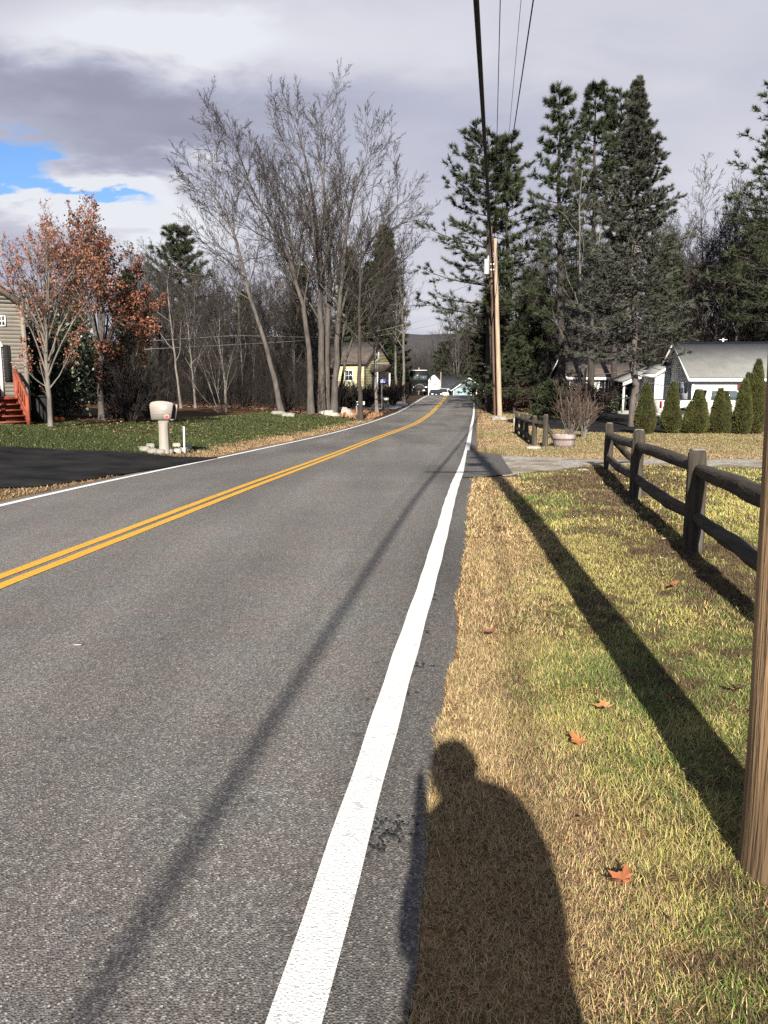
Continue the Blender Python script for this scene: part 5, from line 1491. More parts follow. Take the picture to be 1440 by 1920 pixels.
# --- yellow house on the left
yh_p = np.array(pxY(652, 84)); YR = math.radians(-29)
yh, yr = gable_house('yellow_house', (yh_p[0] - 5.1, yh_p[1] + 1.6, .35), YR, 8, 5.2, 3.3, 1.9, 'x', 'siding_yellow', 'roof_brown', 'yellow house with a steep brown roof behind the bare trees', e=.16, over=.3, found=.2, trim='roof_brown', gable_mat='siding_yellow')
RMt = lambda v: xf(v, 8, 0, 0, math.pi / 2)
window(yh, RMt, 2.2, 2.9, 3.5, 4.4, mull=(1, 2)); window(yh, I3, 3.1, 4.1, 1.2, 2.3, mull=(2, 2)); window(yh, I3, 5.6, 6.5, 1.3, 2.3, mull=(2, 2))
g = Geo(); g.box(1.4, 3.2, -.06, 0, .2, 2.1, RMt); g.build('door', M['black_paint'], yh)
g = Geo(); g.prism([(.9, 2.2), (3.9, 2.2), (3.5, 2.95), (1.3, 2.95)], 'y', -1.1, -.03, RMt); g.build('porch_roof', M['roof_brown'], yh)
for a in (1.05, 3.7):
    g = Geo(); g.box(a - .07, a + .07, -1.0, -.86, -.2, 2.2, RMt); g.build('porch_post', M['white_paint'], yh)
g = Geo(); g.prism([(2.7, 2.5), (4.5, 2.5), (4.3, 2.95), (2.9, 2.95)], 'y', -.8, -.03); g.build('awning', M['roof_brown'], yh)

# --- houses beyond the crest
fz = lambda py, Y: EYE + (HY - py) * Y / F
def fX(px, Y): return (px - 720) * Y / F * .99
Yw = 138.
wh, _ = gable_house('white_house', (fX(803, Yw), Yw, fz(752, Yw)), 0, fX(825, Yw) - fX(803, Yw), 6, fz(716, Yw) - fz(752, Yw), fz(705, Yw) - fz(716, Yw), 'y', 'siding', 'siding', 'small plain white house right of the dark truck', e=.2, over=.15)
g = Geo(); g.lathe([(0, 0), (.28, 0), (.28, .05), (0, .05)], 14, M=lambda v: np.stack([v[:, 0] + 1.1, -v[:, 2] - .03, v[:, 1] + 3.1], -1)); g.build('vent', M['blind'], wh)
Yd = 152.
dh, _ = gable_house('dark_roofed_house', (fX(818, Yd), Yd, fz(752, Yd)), 0, fX(885, Yd) - fX(818, Yd), 6, fz(727, Yd) - fz(752, Yd), fz(706, Yd) - fz(727, Yd), 'x', 'bark_dark', 'roof_dark', 'low house with a wide dark roof, left of the blue garage', e=.2, over=.3)
g = Geo(); g.box(4.6, 4.95, 3.0, 3.35, 4.0, 5.2); g.build('chimney', M['stone'], dh)
Yb = 146.
blh, _ = gable_house('blue_garage', (fX(850, Yb), Yb, fz(754, Yb)), 0, fX(908, Yb) - fX(850, Yb), 8, fz(729, Yb) - fz(754, Yb), fz(709, Yb) - fz(729, Yb), 'y', 'siding_blue', 'roof_dark', 'pale blue garage with white gable trim beyond the crest of the road', e=.2, over=.35)
g = Geo(); g.box(.3, 3.0, -.08, .0, 0, 2.6); g.build('garage_door', M['siding_blue'], blh)
g = Geo(); g.box(3.1, 5.6, -.06, 0, .2, 2.5); g.build('recess_shade', M['dark_gap'], blh)  # dark slab on the wall, painted in for the shade of the porch recess
for a in (3.2, 4.2, 5.5):
    g = Geo(); g.box(a - .08, a + .08, -.9, -.74, 0, 2.5); g.build('porch_post', M['white_paint'], blh)
g = Geo(); g.prism([(2.9, 2.5), (8.6, 2.5), (8.0, 3.3), (3.6, 3.3)], 'y', -1.2, -.1); g.build('porch_roof', M['roof_dark'], blh)


# ------------------------------------------------------------------ vehicles
def wheel(parent, x, y, r, w, side, hub='alloy'):
    ax = lambda v: np.stack([v[:, 0] + x, v[:, 2] * side + y, v[:, 1] + r], -1)
    g = Geo(); g.lathe([(r * .6, -w / 2), (r * .93, -w / 2), (r, -w * .3), (r, w * .3), (r * .93, w / 2), (r * .6, w / 2), (r * .56, w * .3), (r * .56, -w * .3)], 28, M=ax)
    t = g.build('wheel', M['rubber'], parent, smooth=False)
    g = Geo(); g.lathe([(0, w * .18), (r * .12, w * .36), (r * .18, w * .30), (r * .50, w * .22), (r * .55, w * .42), (r * .60, w * .42), (r * .60, w * .1), (0, w * .1)], 20, M=ax)
    for k in range(5):
        a = k * 2 * math.pi / 5
        g.bar(ax(np.array([[math.cos(a) * r * .12, math.sin(a) * r * .12, w * .33]]))[0], ax(np.array([[math.cos(a) * r * .54, math.sin(a) * r * .54, w * .36]]))[0], .05, .03)
    g.build('rim', M[hub], t)
    return t


M['truck_tan'] = mk('tan_car_paint', (.26, .21, .155), (.30, .245, .185), 3, .4, spec=.5)
def pickup():
    p = np.array(pxY(1240, 38.0)); r = empty('pickup_truck', (p[0], p[1] + .9, p[2]), math.radians(1)); tag(r, 'cream white pickup truck with tan lower body parked behind the arborvitae row', 'pickup truck')
    W = .93
    def arch(x, rr, n=9): return [(x + rr * math.cos(a), .40 + rr * math.sin(a) * .98) for a in np.linspace(0, math.pi, n)]
    xr, xf_ = 1.13, 4.75
    lower = [(.05, .52), (.05, .50)]
    # side outline, rear to front; the wheel arches are cut into it
    out = [(.02, .62), (.02, 1.26), (2.16, 1.26), (2.16, 1.22), (4.25, 1.20), (5.35, 1.08), (5.55, .98), (5.6, .62)] + [(xf_ + .47, .62)] + [(xf_ + .47 * math.cos(a), .46 + .44 * math.sin(a)) for a in np.linspace(.35, math.pi - .35, 9)] + [(xf_ - .47, .62), (xr + .47, .62)] + [(xr + .47 * math.cos(a), .46 + .44 * math.sin(a)) for a in np.linspace(.35, math.pi - .35, 9)] + [(xr - .47, .62)]
    g = Geo(); g.prism(out, 'y', -W, W); body = g.build('body', M['white_car'], r, bevel=.03)
    g = Geo(); g.box(.14, 2.05, -.8, .8, 1.255, 1.275); g.build('bed_liner', M['rubber'], body)
    for a, b in ((xr + .49, xf_ - .49), (.03, xr - .49), (xf_ + .49, 5.58)):
        g = Geo(); g.box(a, b, -W - .004, W + .004, .40, .615); g.build('lower_panel', M['truck_tan'], r, bevel=.02)
    for s in (-1, 1):
        g = Geo(); g.box(xr + .5, xf_ - .5, s * (W + .012) - .012, s * (W + .012) + .012, .67, .71); g.build('side_moulding', M['white_paint'], r)
    # cab: bottom ring at the belt, top ring at the roof
    bz, tz, wi = 1.2, 1.80, .14
    b = [(2.2, -W + .02), (4.40, -W + .02), (4.40, W - .02), (2.2, W - .02)]; t = [(2.32, -W + wi), (3.72, -W + wi), (3.72, W - wi), (2.32, W - wi)]
    v = np.array([(x, y, bz) for x, y in b] + [(x, y, tz) for x, y in t]); g = Geo(); g.add(v, f4=[(0, 1, 5, 4), (1, 2, 6, 5), (2, 3, 7, 6), (3, 0, 4, 7), (4, 5, 6, 7)]); g.build('cab', M['white_car'], r, bevel=.05)
    def on_side(s, x, f): return np.array([x, s * ((W - .02) * (1 - f) + (W - wi) * f + .007), bz + (tz - bz) * f])
    for s in (-1, 1):
        for q in ([(2.42, .12), (2.95, .12), (2.95, .86), (2.50, .86)], [(3.05, .12), (4.16, .12), (3.68, .86), (3.05, .86)]):
            P = [on_side(s, x, f) for x, f in q]; g = Geo(); g.add(np.array(P + [p - np.array([0, s * .012, 0]) for p in P]), f4=[(0, 1, 2, 3), (0, 1, 5, 4), (1, 2, 6, 5), (2, 3, 7, 6), (3, 0, 4, 7)])
            g.build('side_window', M['glass_pale'], r)
        for x in (2.26, 3.0, 4.22):
            g = Geo(); g.box(x - .006, x + .006, s * (W + .001) - .003, s * (W + .001) + .003, .72, 1.18); g.build('door_seam', M['rubber'], r)
        g = Geo(); g.box(3.98, 4.2, s * (W + .04), s * (W + .22), 1.22, 1.40); g.build('mirror', M['black_paint'], r, bevel=.02)
        for x in (2.95, 4.05):
            g = Geo(); g.box(x - .2, x - .05, s * (W + .006), s * (W + .03), 1.02, 1.06); g.build('door_handle', M['black_paint'], r)
        g = Geo(); g.box(-.005, .12, s * (W - .10) - .09, s * (W - .10) + .115, .90, 1.22); g.build('tail_light', M['red_lens'], r)
        g = Geo(); g.box(5.45, 5.585, s * (W - .2) - .14, s * (W - .2) + .14, .78, .95); g.build('headlight', M['lamp_lens'], r)
        for x in (xr, xf_): wheel(r, x, s * (W - .14), .39, .26, s)
    P = np.array([(4.405, -W + .12, bz + .05), (4.405, W - .12, bz + .05), (3.76, W - wi - .06, tz - .05), (3.76, -W + wi + .06, tz - .05)]) + [.01, 0, .01]
    g = Geo(); g.add(P, f4=[(0, 1, 2, 3)]); g.build('windscreen', M['glass'], r)
    P = np.array([(2.2, -W + .2, bz + .08), (2.2, W - .2, bz + .08), (2.31, W - wi - .08, tz - .06), (2.31, -W + wi + .08, tz - .06)]) + [-.012, 0, 0]
    g = Geo(); g.add(P, f4=[(0, 3, 2, 1)]); g.build('rear_window', M['glass'], r)
    for a, b_ in ((-.16, .0), (5.6, 5.74)):
        g = Geo(); g.box(a, b_, -W, W, .48, .66); g.build('bumper', M['alloy'], r, bevel=.03)


pickup()


def step_van():
    Y = 99.; x = fX(786, Y); r = empty('box_truck', (x, Y, float(T(x + .8, Y)) - .05)); tag(r, 'black box truck with a split windscreen coming over the crest', 'truck')
    g = Geo(); g.prism([(-1.17, .6), (-1.17, 3.0), (-1.08, 3.2), (1.08, 3.2), (1.17, 3.0), (1.17, .6)], 'y', .5, 6.6); g.build('body', M['black_car'], r, bevel=.05)
    g = Geo(); g.box(-1.0, 1.0, .42, .56, 3.14, 3.22); g.build('roof_edge', M['white_paint'], r)
    for a, b in ((-.98, -.08), (.08, .98)):
        g = Geo(); g.box(a, b, .46, .51, 1.98, 2.52); o = g.build('windscreen', M['glass_pale'], r)
        o['label'] = 'grey split windscreen pane'
    g = Geo(); g.prism([(-1.08, .55), (-1.08, 1.30), (-.8, 1.62), (.8, 1.62), (1.08, 1.30), (1.08, .55)], 'y', -.45, .49); g.build('hood', M['black_car'], r, bevel=.05)
    g = Geo(); g.tubes([(.62 * math.cos(a), -.47, .95 + .5 * math.sin(a)) for a in np.linspace(.1, math.pi - .1, 14)], [.035] * 14, 6); g.build('grille_arch', M['steel'], r)
    g = Geo()
    g.box(-.6, .6, -.475, -.45, .72, 1.36)
    g.build('grille', M['rubber'], r)
    for s in (-1, 1):
        g = Geo(); g.box(s * .83 - .15, s * .83 + .15, -.49, -.45, 1.02, 1.16); g.build('headlight', M['lamp_lens'], r)
        g = Geo(); g.bar((s * 1.17, .5, 2.3), (s * 1.42, .35, 2.3), .03); g.box(s * 1.42 - .08, s * 1.42 + .08, .3, .36, 1.95, 2.45); g.build('mirror', M['black_paint'], r)
        for y in (.15, 5.0):
            t = wheel(r, 0, 0, .45, .3, 1, 'steel'); t.rotation_euler = (0, 0, math.pi / 2); t.location = (s * .98, y, 0)
    g = Geo(); g.box(-1.1, 1.1, -.62, -.5, .45, .68); g.build('bumper', M['black_paint'], r)
    g = Geo(); g.box(.38, .68, -.65, -.615, .60, .76); g.build('number_plate', M['white_sticker'], r)


step_van()


def small_car(name, px, Y, w, h, mat, label, rear=False):
    x = fX(px, Y); r = empty(name, (x, Y, fz(743, Y) - .35)); tag(r, label, 'car')
    g = Geo(); g.prism([(-2.1, .35), (-2.1, .85), (-1.9, .95), (1.9, .98), (2.1, .85), (2.1, .35)], 'x', -w / 2, w / 2); b = g.build('body', M[mat], r, bevel=.06)
    v = np.array([(a, y, .95) for a, y in ((-w / 2 + .03, -1.2), (w / 2 - .03, -1.2), (w / 2 - .03, 1.7), (-w / 2 + .03, 1.7))] + [(a, y, h) for a, y in ((-w / 2 + .2, -.6), (w / 2 - .2, -.6), (w / 2 - .2, 1.3), (-w / 2 + .2, 1.3))])
    g = Geo(); g.add(v, f4=[(0, 1, 5, 4), (1, 2, 6, 5), (2, 3, 7, 6), (3, 0, 4, 7), (4, 5, 6, 7)]); g.build('cabin', M[mat], r, bevel=.05)
    P = np.array([(-w / 2 + .12, -1.17, 1.0), (w / 2 - .12, -1.17, 1.0), (w / 2 - .25, -.66, h - .06), (-w / 2 + .25, -.66, h - .06)]) + [0, -.02, .01]
    g = Geo(); g.add(P, f4=[(0, 1, 2, 3)]); g.build('windscreen', M['glass'], r)
    for s in (-1, 1):
        g = Geo(); g.box(s * (w / 2 - .25) - .16, s * (w / 2 - .25) + .16, -2.13, -2.08, .68, .82); g.build('headlight', M['lamp_lens'], r)
        for y in (-1.3, 1.35):
            t = wheel(r, 0, 0, .33, .2, 1); t.rotation_euler = (0, 0, math.pi / 2); t.location = (s * (w / 2 - .1), y, 0)


small_car('parked_car', 817, 113, 1.75, 1.36, 'black_car', 'black car beyond the crest in front of the small white house')
small_car('parked_car', 830, 115, 1.5, 1.55, 'white_car', 'white car beyond the crest, at the end of the yellow line')
g = Geo(); q = gnd(fX(785, 116), 116); g.tubes([q - [0, 0, .3], q * [1, 1, 0] + [0, 0, fz(690, 116)]], [.09, .08], 10, cap=True); tag(g.build('thin_post', M['pole_far'], loc=q), 'thin pale post rising behind the black box truck', 'post')
g = Geo(); q = gnd(fX(826, 124), 124); g.tubes([q - [0, 0, .3], q * [1, 1, 0] + [0, 0, fz(698, 124)]], [.09, .08], 10, cap=True); tag(g.build('thin_post', M['pole_grey'], loc=q), 'thin grey post right of the small white house', 'post')
g = Geo(); q = gnd(fX(773, 93), 93); g.box(-.09, .09, -.09, .09, -.2, 1.25); g.prism([(-.16, 1.1), (.16, 1.1), (.16, 1.32), (0, 1.42), (-.16, 1.32)], 'y', -.26, .26); o = g.build('dark_mailbox', M['black_paint']); o.location = q; tag(o, 'small black mailbox on a post right in front of the black truck', 'mailbox')


# ------------------------------------------------------------------ mailboxes and signs
def mailbox():
    p = G(309, 851); r = empty('mailbox', p); tag(r, 'beige plastic mailbox on a matching post with a red round sticker', 'mailbox')
    s = p[1] / F
    g = Geo(); v = []
    hh = [0, .02, .3, .60, .72, .80, .83]; wl = [.115, .108, .10, .095, .095, .10, .11]; wr = [.115, .108, .105, .10, .11, .15, .20]
    P = np.array([[(-a, -.09, z), (b, -.09, z), (b, .09, z), (-a, .09, z)] for z, a, b in zip(hh, wl, wr)]).reshape(-1, 3)
    f = []
    for i in range(len(hh) - 1):
        for k in range(4): f.append((i * 4 + k, i * 4 + (k + 1) % 4, i * 4 + 4 + (k + 1) % 4, i * 4 + 4 + k))
    g.add(P, f4=f + [(3, 2, 1, 0)]); g.build('post', M['beige_plastic'], r, bevel=.012)
    zb = .82
    top = [(-.27, .34), (-.255, .39), (-.21, .42), (-.1, .44), (.02, .437), (.14, .42), (.24, .39), (.275, .365)]
    out = [(-.245, 0), (-.27, .30)] + top + [(.21, 0)]
    g = Geo(); g.prism([(a, b + zb) for a, b in out], 'y', -.14, .14); box = g.build('box', M['beige_plastic'], r, bevel=.010)
    g = Geo(); g.box(-.262, .232, -.145, -.138, zb + .125, zb + .133); g.build('seam', M['steel'], box)
    # right end: flat black panel paints the shade inside, with a pale door rim
    e0, e1 = np.array([.212, .0]), np.array([.278, .36]); d = (e1 - e0)
    def ep(f, y, o): q = e0 + d * f; return (q[0] + o, y, q[1] + zb)
    g = Geo(); g.add(np.array([ep(.05, -.13, .004), ep(.05, .13, .004), ep(.97, .115, .004), ep(.97, -.115, .004)]), f4=[(0, 1, 2, 3)]); g.build('inside_shade', M['dark_gap'], r, fixn=False)
    g = Geo(); g.bar(ep(.02, .135, .02), ep(.98, .125, .02), .03, .06); g.bar(ep(.0, -.13, .02), ep(.0, .14, .02), .05, .02); g.build('door_rim', M['beige_plastic'], r)
    Y0 = -.143
    g = Geo(); g.box(.01, .13, Y0 - .004, Y0 + .006, zb + .235, zb + .335); sk = g.build('number_plate', M['white_sticker'], r)
    c = bpy.data.curves.new('house_number', 'FONT'); c.body = '750'; c.size = .075; c.extrude = .001; c.align_x = 'CENTER'; c.align_y = 'CENTER'
    o = bpy.data.objects.new('house_number', c); COL.objects.link(o); bpy.context.view_layer.update(); me = bpy.data.meshes.new_from_object(o.evaluated_get(bpy.context.evaluated_depsgraph_get())); bpy.data.objects.remove(o)
    o = bpy.data.objects.new('house_number', me); COL.objects.link(o); me.materials.clear(); me.materials.append(M['ink']); o.parent = sk; o.location = (.07, Y0 - .006, zb + .285); o.rotation_euler = (math.pi / 2, 0, 0)
    for rad, m_, dz, nm in ((.062, 'pink_sticker', .002, 'sticker_ring'), (.036, 'red_sticker', .005, 'sticker_dot')):
        g = Geo(); a = np.arange(20) * 2 * np.pi / 20; g.prism([(.125 + rad * math.cos(t), zb + .075 + rad * math.sin(t) * .98) for t in a], 'y', Y0 - dz, Y0 + .006); g.build(nm, M[m_], r)


mailbox()
q = G(309, 851); qb = G(309, 838)
blk = [(272, 846, .24), (286, 850, .22), (301, 851, .22), (316, 851, .22), (331, 850, .24), (345, 848, .22), (353, 843, .18), (283, 840, .2), (332, 839, .2)]
labs = ['leftmost grey paving block edging the mailbox bed', 'second grey paving block from the left edging the mailbox bed', 'grey paving block left under the mailbox post', 'grey paving block right under the mailbox post', 'buff paving block in front of the thin white stake', 'buff paving block right of the thin white stake', 'rightmost rounded block edging the mailbox bed', 'grey block behind left of the mailbox post', 'pale block behind the thin white stake']
for (px, py, w_), lb in zip(blk, labs):
    p = G(px, py); g = Geo(); g.box(-w_ / 2, w_ / 2, -.075, .075, -.05, .12); o = g.build('paving_block', M['stone_pale' if px > 320 else 'stone'], bevel=.018); o.location = p; o.rotation_euler = (0, 0, random.uniform(-.12, .12)); tag(o, lb, 'paving block', 'blocks edging the mailbox bed')
p = G(346, 850); g = Geo(); g.tubes([(0, 0, -.1), (.005, 0, .3), (.01, 0, .66)], [.024, .023, .022], 8, cap=True); o = g.build('marker_stake', M['white_paint']); o.location = p; tag(o, 'thin white driveway marker stake right of the beige mailbox', 'stake')

# boulders
for px, py, a, b, c, s_, lb in ((632, 775, .95, .5, .55, 21, 'large pale boulder in front of the bare clump'), (612, 777, .6, .45, .36, 22, 'flat pale boulder left beside the large boulder'), (648, 777, .5, .4, .48, 23, 'rounded pale boulder right beside the large boulder'), (657, 781, .35, .3, .3, 24, 'smallest boulder at the right end of the pile'), (622, 780, .6, .3, .3, 25, 'low mossy boulder in front of the pile')):
    rock('boulder', G(px, py) + [0, 0, -.02], a, b, c, s_, M['stone_pale'], lb, 'boulder', 'boulder pile by the bare clump')
for px, py, a, s_, lb in ((523, 777, .5, 31, 'grey boulder at the foot of the crooked bare tree'), (541, 781, .42, 32, 'low grey boulder right of the crooked bare tree')):
    rock('boulder', G(px, py), a, .4, .26, s_, M['stone'], lb, 'boulder')

# green plate on posts
p = G(675, 778); r = empty('green_box', p); tag(r, 'small green box with white edges on two thin posts by the road', 'mailbox')
k = p[1] / F; z0 = (778 - 760) * k; z1 = (778 - 753) * k
g = Geo(); g.box(-.24, .34, -.16, .16, z0, z1 + .02); bx_ = g.build('box', M['green_sign'], r, bevel=.02)
g = Geo(); g.box(-.22, .32, -.172, -.158, z1 - .045, z1 - .005); g.build('white_stripe', M['white_sticker'], bx_)
g = Geo(); g.prism([(.16, z0 + .03), (.32, z0 + .03), (.32, z1 - .055), (.24, z1 - .055)], 'y', -.172, -.158); g.build('white_end', M['white_sticker'], bx_)
g = Geo(); g.box(-.19, -.11, -.172, -.158, z0 + .02, z0 + .08); g.build('white_spot', M['white_sticker'], bx_)
for a, m_ in ((-.22, 'steel'), (.1, 'bark_dark')):
    g = Geo(); g.tubes([(a, 0, -.2), (a, 0, z0)], [.045, .045], 8, cap=True); g.build('post', M[m_], r)
# blue sign
p = G(716, 772); r = empty('road_sign', p); tag(r, 'small blue road sign with white lettering on a thin steel post', 'road sign'); k = p[1] / F
g = Geo(); g.tubes([(0, 0, -.2), (0, 0, (772 - 708) * k)], [.03, .03], 8, cap=True); g.build('post', M['steel'], r)
z0, z1 = (772 - 720) * k, (772 - 711) * k
g = Geo(); g.box(-.30, .34, -.055, -.035, z0, z1); pl = g.build('plate', M['blue_sign'], r, bevel=.01)
h_ = z1 - z0
for fa, fb, fz0 in ((-.20, .10, .66), (-.12, .24, .40), (-.20, .26, .14)):
    g = Geo(); g.box(fa, fb, -.059, -.054, z0 + h_ * fz0, z0 + h_ * (fz0 + .13)); g.build('lettering_line', M['white_sticker'], pl)
g = Geo(); g.box(-.27, -.23, -.059, -.054, z0 + h_ * .45, z0 + h_ * .85); g.build('lettering_line', M['white_sticker'], pl)
# grey mailbox
p = G(724, 771); r = empty('mailbox', p); tag(r, 'light grey mailbox on two dark posts right of the blue sign', 'mailbox'); k = p[1] / F
z0 = (771 - 751) * k
g = Geo(); g.prism([(-.21, z0), (-.21, z0 + .16), (-.14, z0 + .26), (0, z0 + .29), (.14, z0 + .26), (.21, z0 + .16), (.21, z0)], 'y', -.26, .26); g.build('box', M['black_paint'], r)
g = Geo(); g.box(-.19, .19, -.275, -.262, z0 + .01, z0 + .2); g.build('door', M['galv'], r)
for a in (-.22, .16):
    g = Geo(); g.box(a - .06, a + .06, -.06, .06, -.2, z0 + (.3 if a < 0 else 0)); g.build('post', M['bark_dark'], r)


# ------------------------------------------------------------------ the photographer, standing at the camera
def skin_mesh(name, V, E_, R_, mat, parent=None, sub=2):
    me = bpy.data.meshes.new(name); me.from_pydata([tuple(v) for v in V], E_, []); me.update()
    o = bpy.data.objects.new(name, me); COL.objects.link(o); me.materials.append(mat)
    sk = o.modifiers.new('skin', 'SKIN'); sk.use_smooth_shade = True
    if not me.skin_vertices: me.skin_vertices.new()
    for i, q in enumerate(me.skin_vertices[0].data):
        q.radius = R_[i] if isinstance(R_[i], tuple) else (R_[i], R_[i]); q.use_root = (i == 0)
    s = o.modifiers.new('sub', 'SUBSURF'); s.levels = sub; s.render_levels = sub
    if parent: o.parent = parent
    return o


def photographer():
    gz = float(T(.10, -.42)) - .035
    r = empty('person', (.10, -.42, gz)); tag(r, 'person in a dark jacket holding up a phone to take the photo', 'person')
    V, E_, R_ = [], [], []
    def v(x, y, z, rad, par=None):
        V.append((x, y, z)); R_.append(rad)
        if par is not None: E_.append((par, len(V) - 1))
        return len(V) - 1
    pel = v(0, 0, .95, (.15, .11)); wa = v(0, .0, 1.12, (.14, .10), pel); ch = v(0, .0, 1.34, (.16, .11), wa); nb_ = v(0, .01, 1.47, (.07, .06), ch); nk = v(-.045, .03, 1.54, .055, nb_)
    h1 = v(-.075, .045, 1.62, (.066, .078), nk); h2 = v(-.08, .055, 1.70, (.077, .094), h1); h3 = v(-.08, .05, 1.80, (.06, .07), h2)
    ns = v(-.08, .165, 1.655, .014, h1)
    for s in (-1, 1):
        v(s * .085 - .08, .045, 1.67, .018, h2)
        sh = v(s * .18, 0, 1.43, .062, ch); eb = v(s * .19, .10, 1.15, .045, sh); wr = v(s * .10 - .075, .33, 1.42, .028, eb); pa = v(s * .062 - .12, .375, 1.47, (.03, .02), wr)
        for k, (dz, ln) in enumerate(((.045, .030), (.022, .034), (0, .033), (-.022, .026))):
            a = v(s * .052 - .13, .385, 1.475 + dz, .0095, pa); b = v(s * .048 - .13, .405, 1.477 + dz, .0088, a); v(s * .042 - .13, .412 + .002 * k, 1.478 + dz, .008, b)
        a = v(s * .050 - .125, .37, 1.44, .0105, pa); v(s * .025 - .13, .388, 1.45, .009, a)
        hp_ = v(s * .10, 0, .90, .09, pel); kn = v(s * .115, .02, .50, .06, hp_); an = v(s * .12, -.01, .09, .042, kn); v(s * .125, .12, .04, (.045, .03), an)
    body = skin_mesh('body', V, E_, R_, M['skin'], r)
    V, E_, R_ = [], [], []
    a = v(0, 0, .88, (.265, .18)); b = v(0, 0, 1.10, (.25, .17), a); c = v(0, 0, 1.33, (.205, .155), b); d = v(-.01, .01, 1.49, (.20, .13), c); v(-.045, .01, 1.60, (.15, .12), d)
    for s in (-1, 1):
        q = v(s * .175, 0, 1.43, .092, c); e_ = v(s * .175, .10, 1.15, .070, q); v(s * .085 - .05, .27, 1.38, .050, e_)
    skin_mesh('jacket', V, E_, R_, M['cloth'], r)
    V, E_, R_ = [], [], []
    a = v(0, 0, .94, (.18, .13))
    for s in (-1, 1):
        q = v(s * .105, 0, .86, .11, a); k_ = v(s * .118, .02, .5, .082, q); v(s * .122, -.01, .10, .068, k_)
    skin_mesh('trousers', V, E_, R_, M['jeans'], r)
    bm = bmesh.new(); bmesh.ops.create_icosphere(bm, subdivisions=3, radius=1)
    for w_ in bm.verts:
        c = w_.co; k = 1 + .04 * math.sin(7 * c.x + 3 * c.z) * math.cos(6 * c.y)
        fr_ = max(0, c.y) * max(0, .35 - c.z)
        w_.co = (-.08 + c.x * .098 * k, (c.y * .112 - fr_ * .09) * k + .03, 1.725 + c.z * (.115 if c.z > 0 else .13) * k)
    me = bpy.data.meshes.new('hair'); bm.to_mesh(me); bm.free(); me.materials.append(M['hair']); o = bpy.data.objects.new('hair', me); COL.objects.link(o); o.parent = r
    for s in (-1, 1):
        V, E_, R_ = [], [], []
        a = v(s * .122, -.03, .05, (.052, .05)); b = v(s * .126, .08, .04, (.052, .04), a); v(s * .13, .17, .03, (.045, .03), b)
        skin_mesh('shoe', V, E_, R_, M['rubber'], r)
        for nm, rad, px_, m_ in (('eye', .013, .032, 'white_paint'),):
            bm = bmesh.new(); bmesh.ops.create_uvsphere(bm, u_segments=12, v_segments=8, radius=rad); me = bpy.data.meshes.new(nm); bm.to_mesh(me); bm.free(); me.materials.append(M[m_])
            o = bpy.data.objects.new(nm, me); COL.objects.link(o); o.parent = r; o.location = (s * px_ - .08, .135, 1.695)
    g = Geo(); g.box(-.102, -.058, .138, .146, 1.612, 1.622); g.build('mouth', M['maroon'], r)
    g = Geo(); g.box(-.038, .038, -.0045, .0045, -.085, .025); o = g.build('phone', M['black_paint'], bevel=.004)
    o.location = (0, -.012, EYE - .01); o.rotation_euler = (-PITCH, 0, 0); tag(o, 'black phone held up by the person in the dark jacket', 'phone')


photographer()
# ------------------------------------------------------------------ hills
def hills():
    g = Geo()
    x = np.linspace(-2600, 2600, 90)
    h = 120 + 90 * vnoise(x, x * 0, 600, 3) + 25 * vnoise(x, x * 0, 140, 4)
    rows = [(2300, -15), (2500, .35), (2750, .8), (3000, 1.0), (3400, .6)]
    V = np.array([[(a, y + 60 * vnoise(a, y, 300, 5), -20 + (20 + b) * (f if f > 0 else 0)) for a, b in zip(x, h)] for y, f in rows], float)
    idx = np.arange(len(rows) * 90).reshape(len(rows), 90)
    g.add(V.reshape(-1, 3), f4=np.stack([idx[:-1, :-1], idx[:-1, 1:], idx[1:, 1:], idx[1:, :-1]], -1).reshape(-1, 4))
    tag(g.build('hills', M['hill'], smooth=True), kind='structure')


hills()

# ------------------------------------------------------------------ sky, sun, camera
EXPO = 1.5
CL = 1 / (2 ** EXPO)
w = bpy.data.worlds.new('World'); SC.world = w; w.use_nodes = True
nt = w.node_tree; N, L = nt.nodes, nt.links
N.clear()
out = N.new('ShaderNodeOutputWorld')
sky = N.new('ShaderNodeTexSky'); sky.sky_type = 'NISHITA'; sky.sun_disc = False
sky.sun_elevation = SUN_EL; sky.sun_rotation = math.pi + SUN_AZ; sky.air_density = 1.; sky.dust_density = .6; sky.ozone_density = 1.5
bg1 = N.new('ShaderNodeBackground'); bg1.inputs['Strength'].default_value = .06
bl = N.new('ShaderNodeMix'); bl.data_type = 'RGBA'; bl.blend_type = 'MULTIPLY'; bl.inputs[0].default_value = 1; bl.inputs[7].default_value = (.56, .72, .95, 1)
L.new(sky.outputs['Color'], bl.inputs[6]); L.new(bl.outputs[2], bg1.inputs['Color'])
tc = N.new('ShaderNodeTexCoord')


def math_(op, a, b=None, c=None, clamp=False):
    n = N.new('ShaderNodeMath'); n.operation = op; n.use_clamp = clamp
    for i, q in enumerate((a, b, c)):
        if q is None: continue
        if isinstance(q, (int, float)): n.inputs[i].default_value = q
        else: L.new(q, n.inputs[i])
    return n.outputs[0]


sx = N.new('ShaderNodeSeparateXYZ'); L.new(tc.outputs['Generated'], sx.inputs[0])
X, Y_, Z = sx.outputs
az = math_('ARCTAN2', X, Y_); el = math_('ARCSINE', Z)
cv = N.new('ShaderNodeCombineXYZ')
den = math_('ADD', math_('MAXIMUM', Z, 0), .16)
L.new(math_('DIVIDE', X, den), cv.inputs[0]); L.new(math_('MULTIPLY', math_('DIVIDE', Y_, den), 1.25), cv.inputs[1]); cv.inputs[2].default_value = 3.3


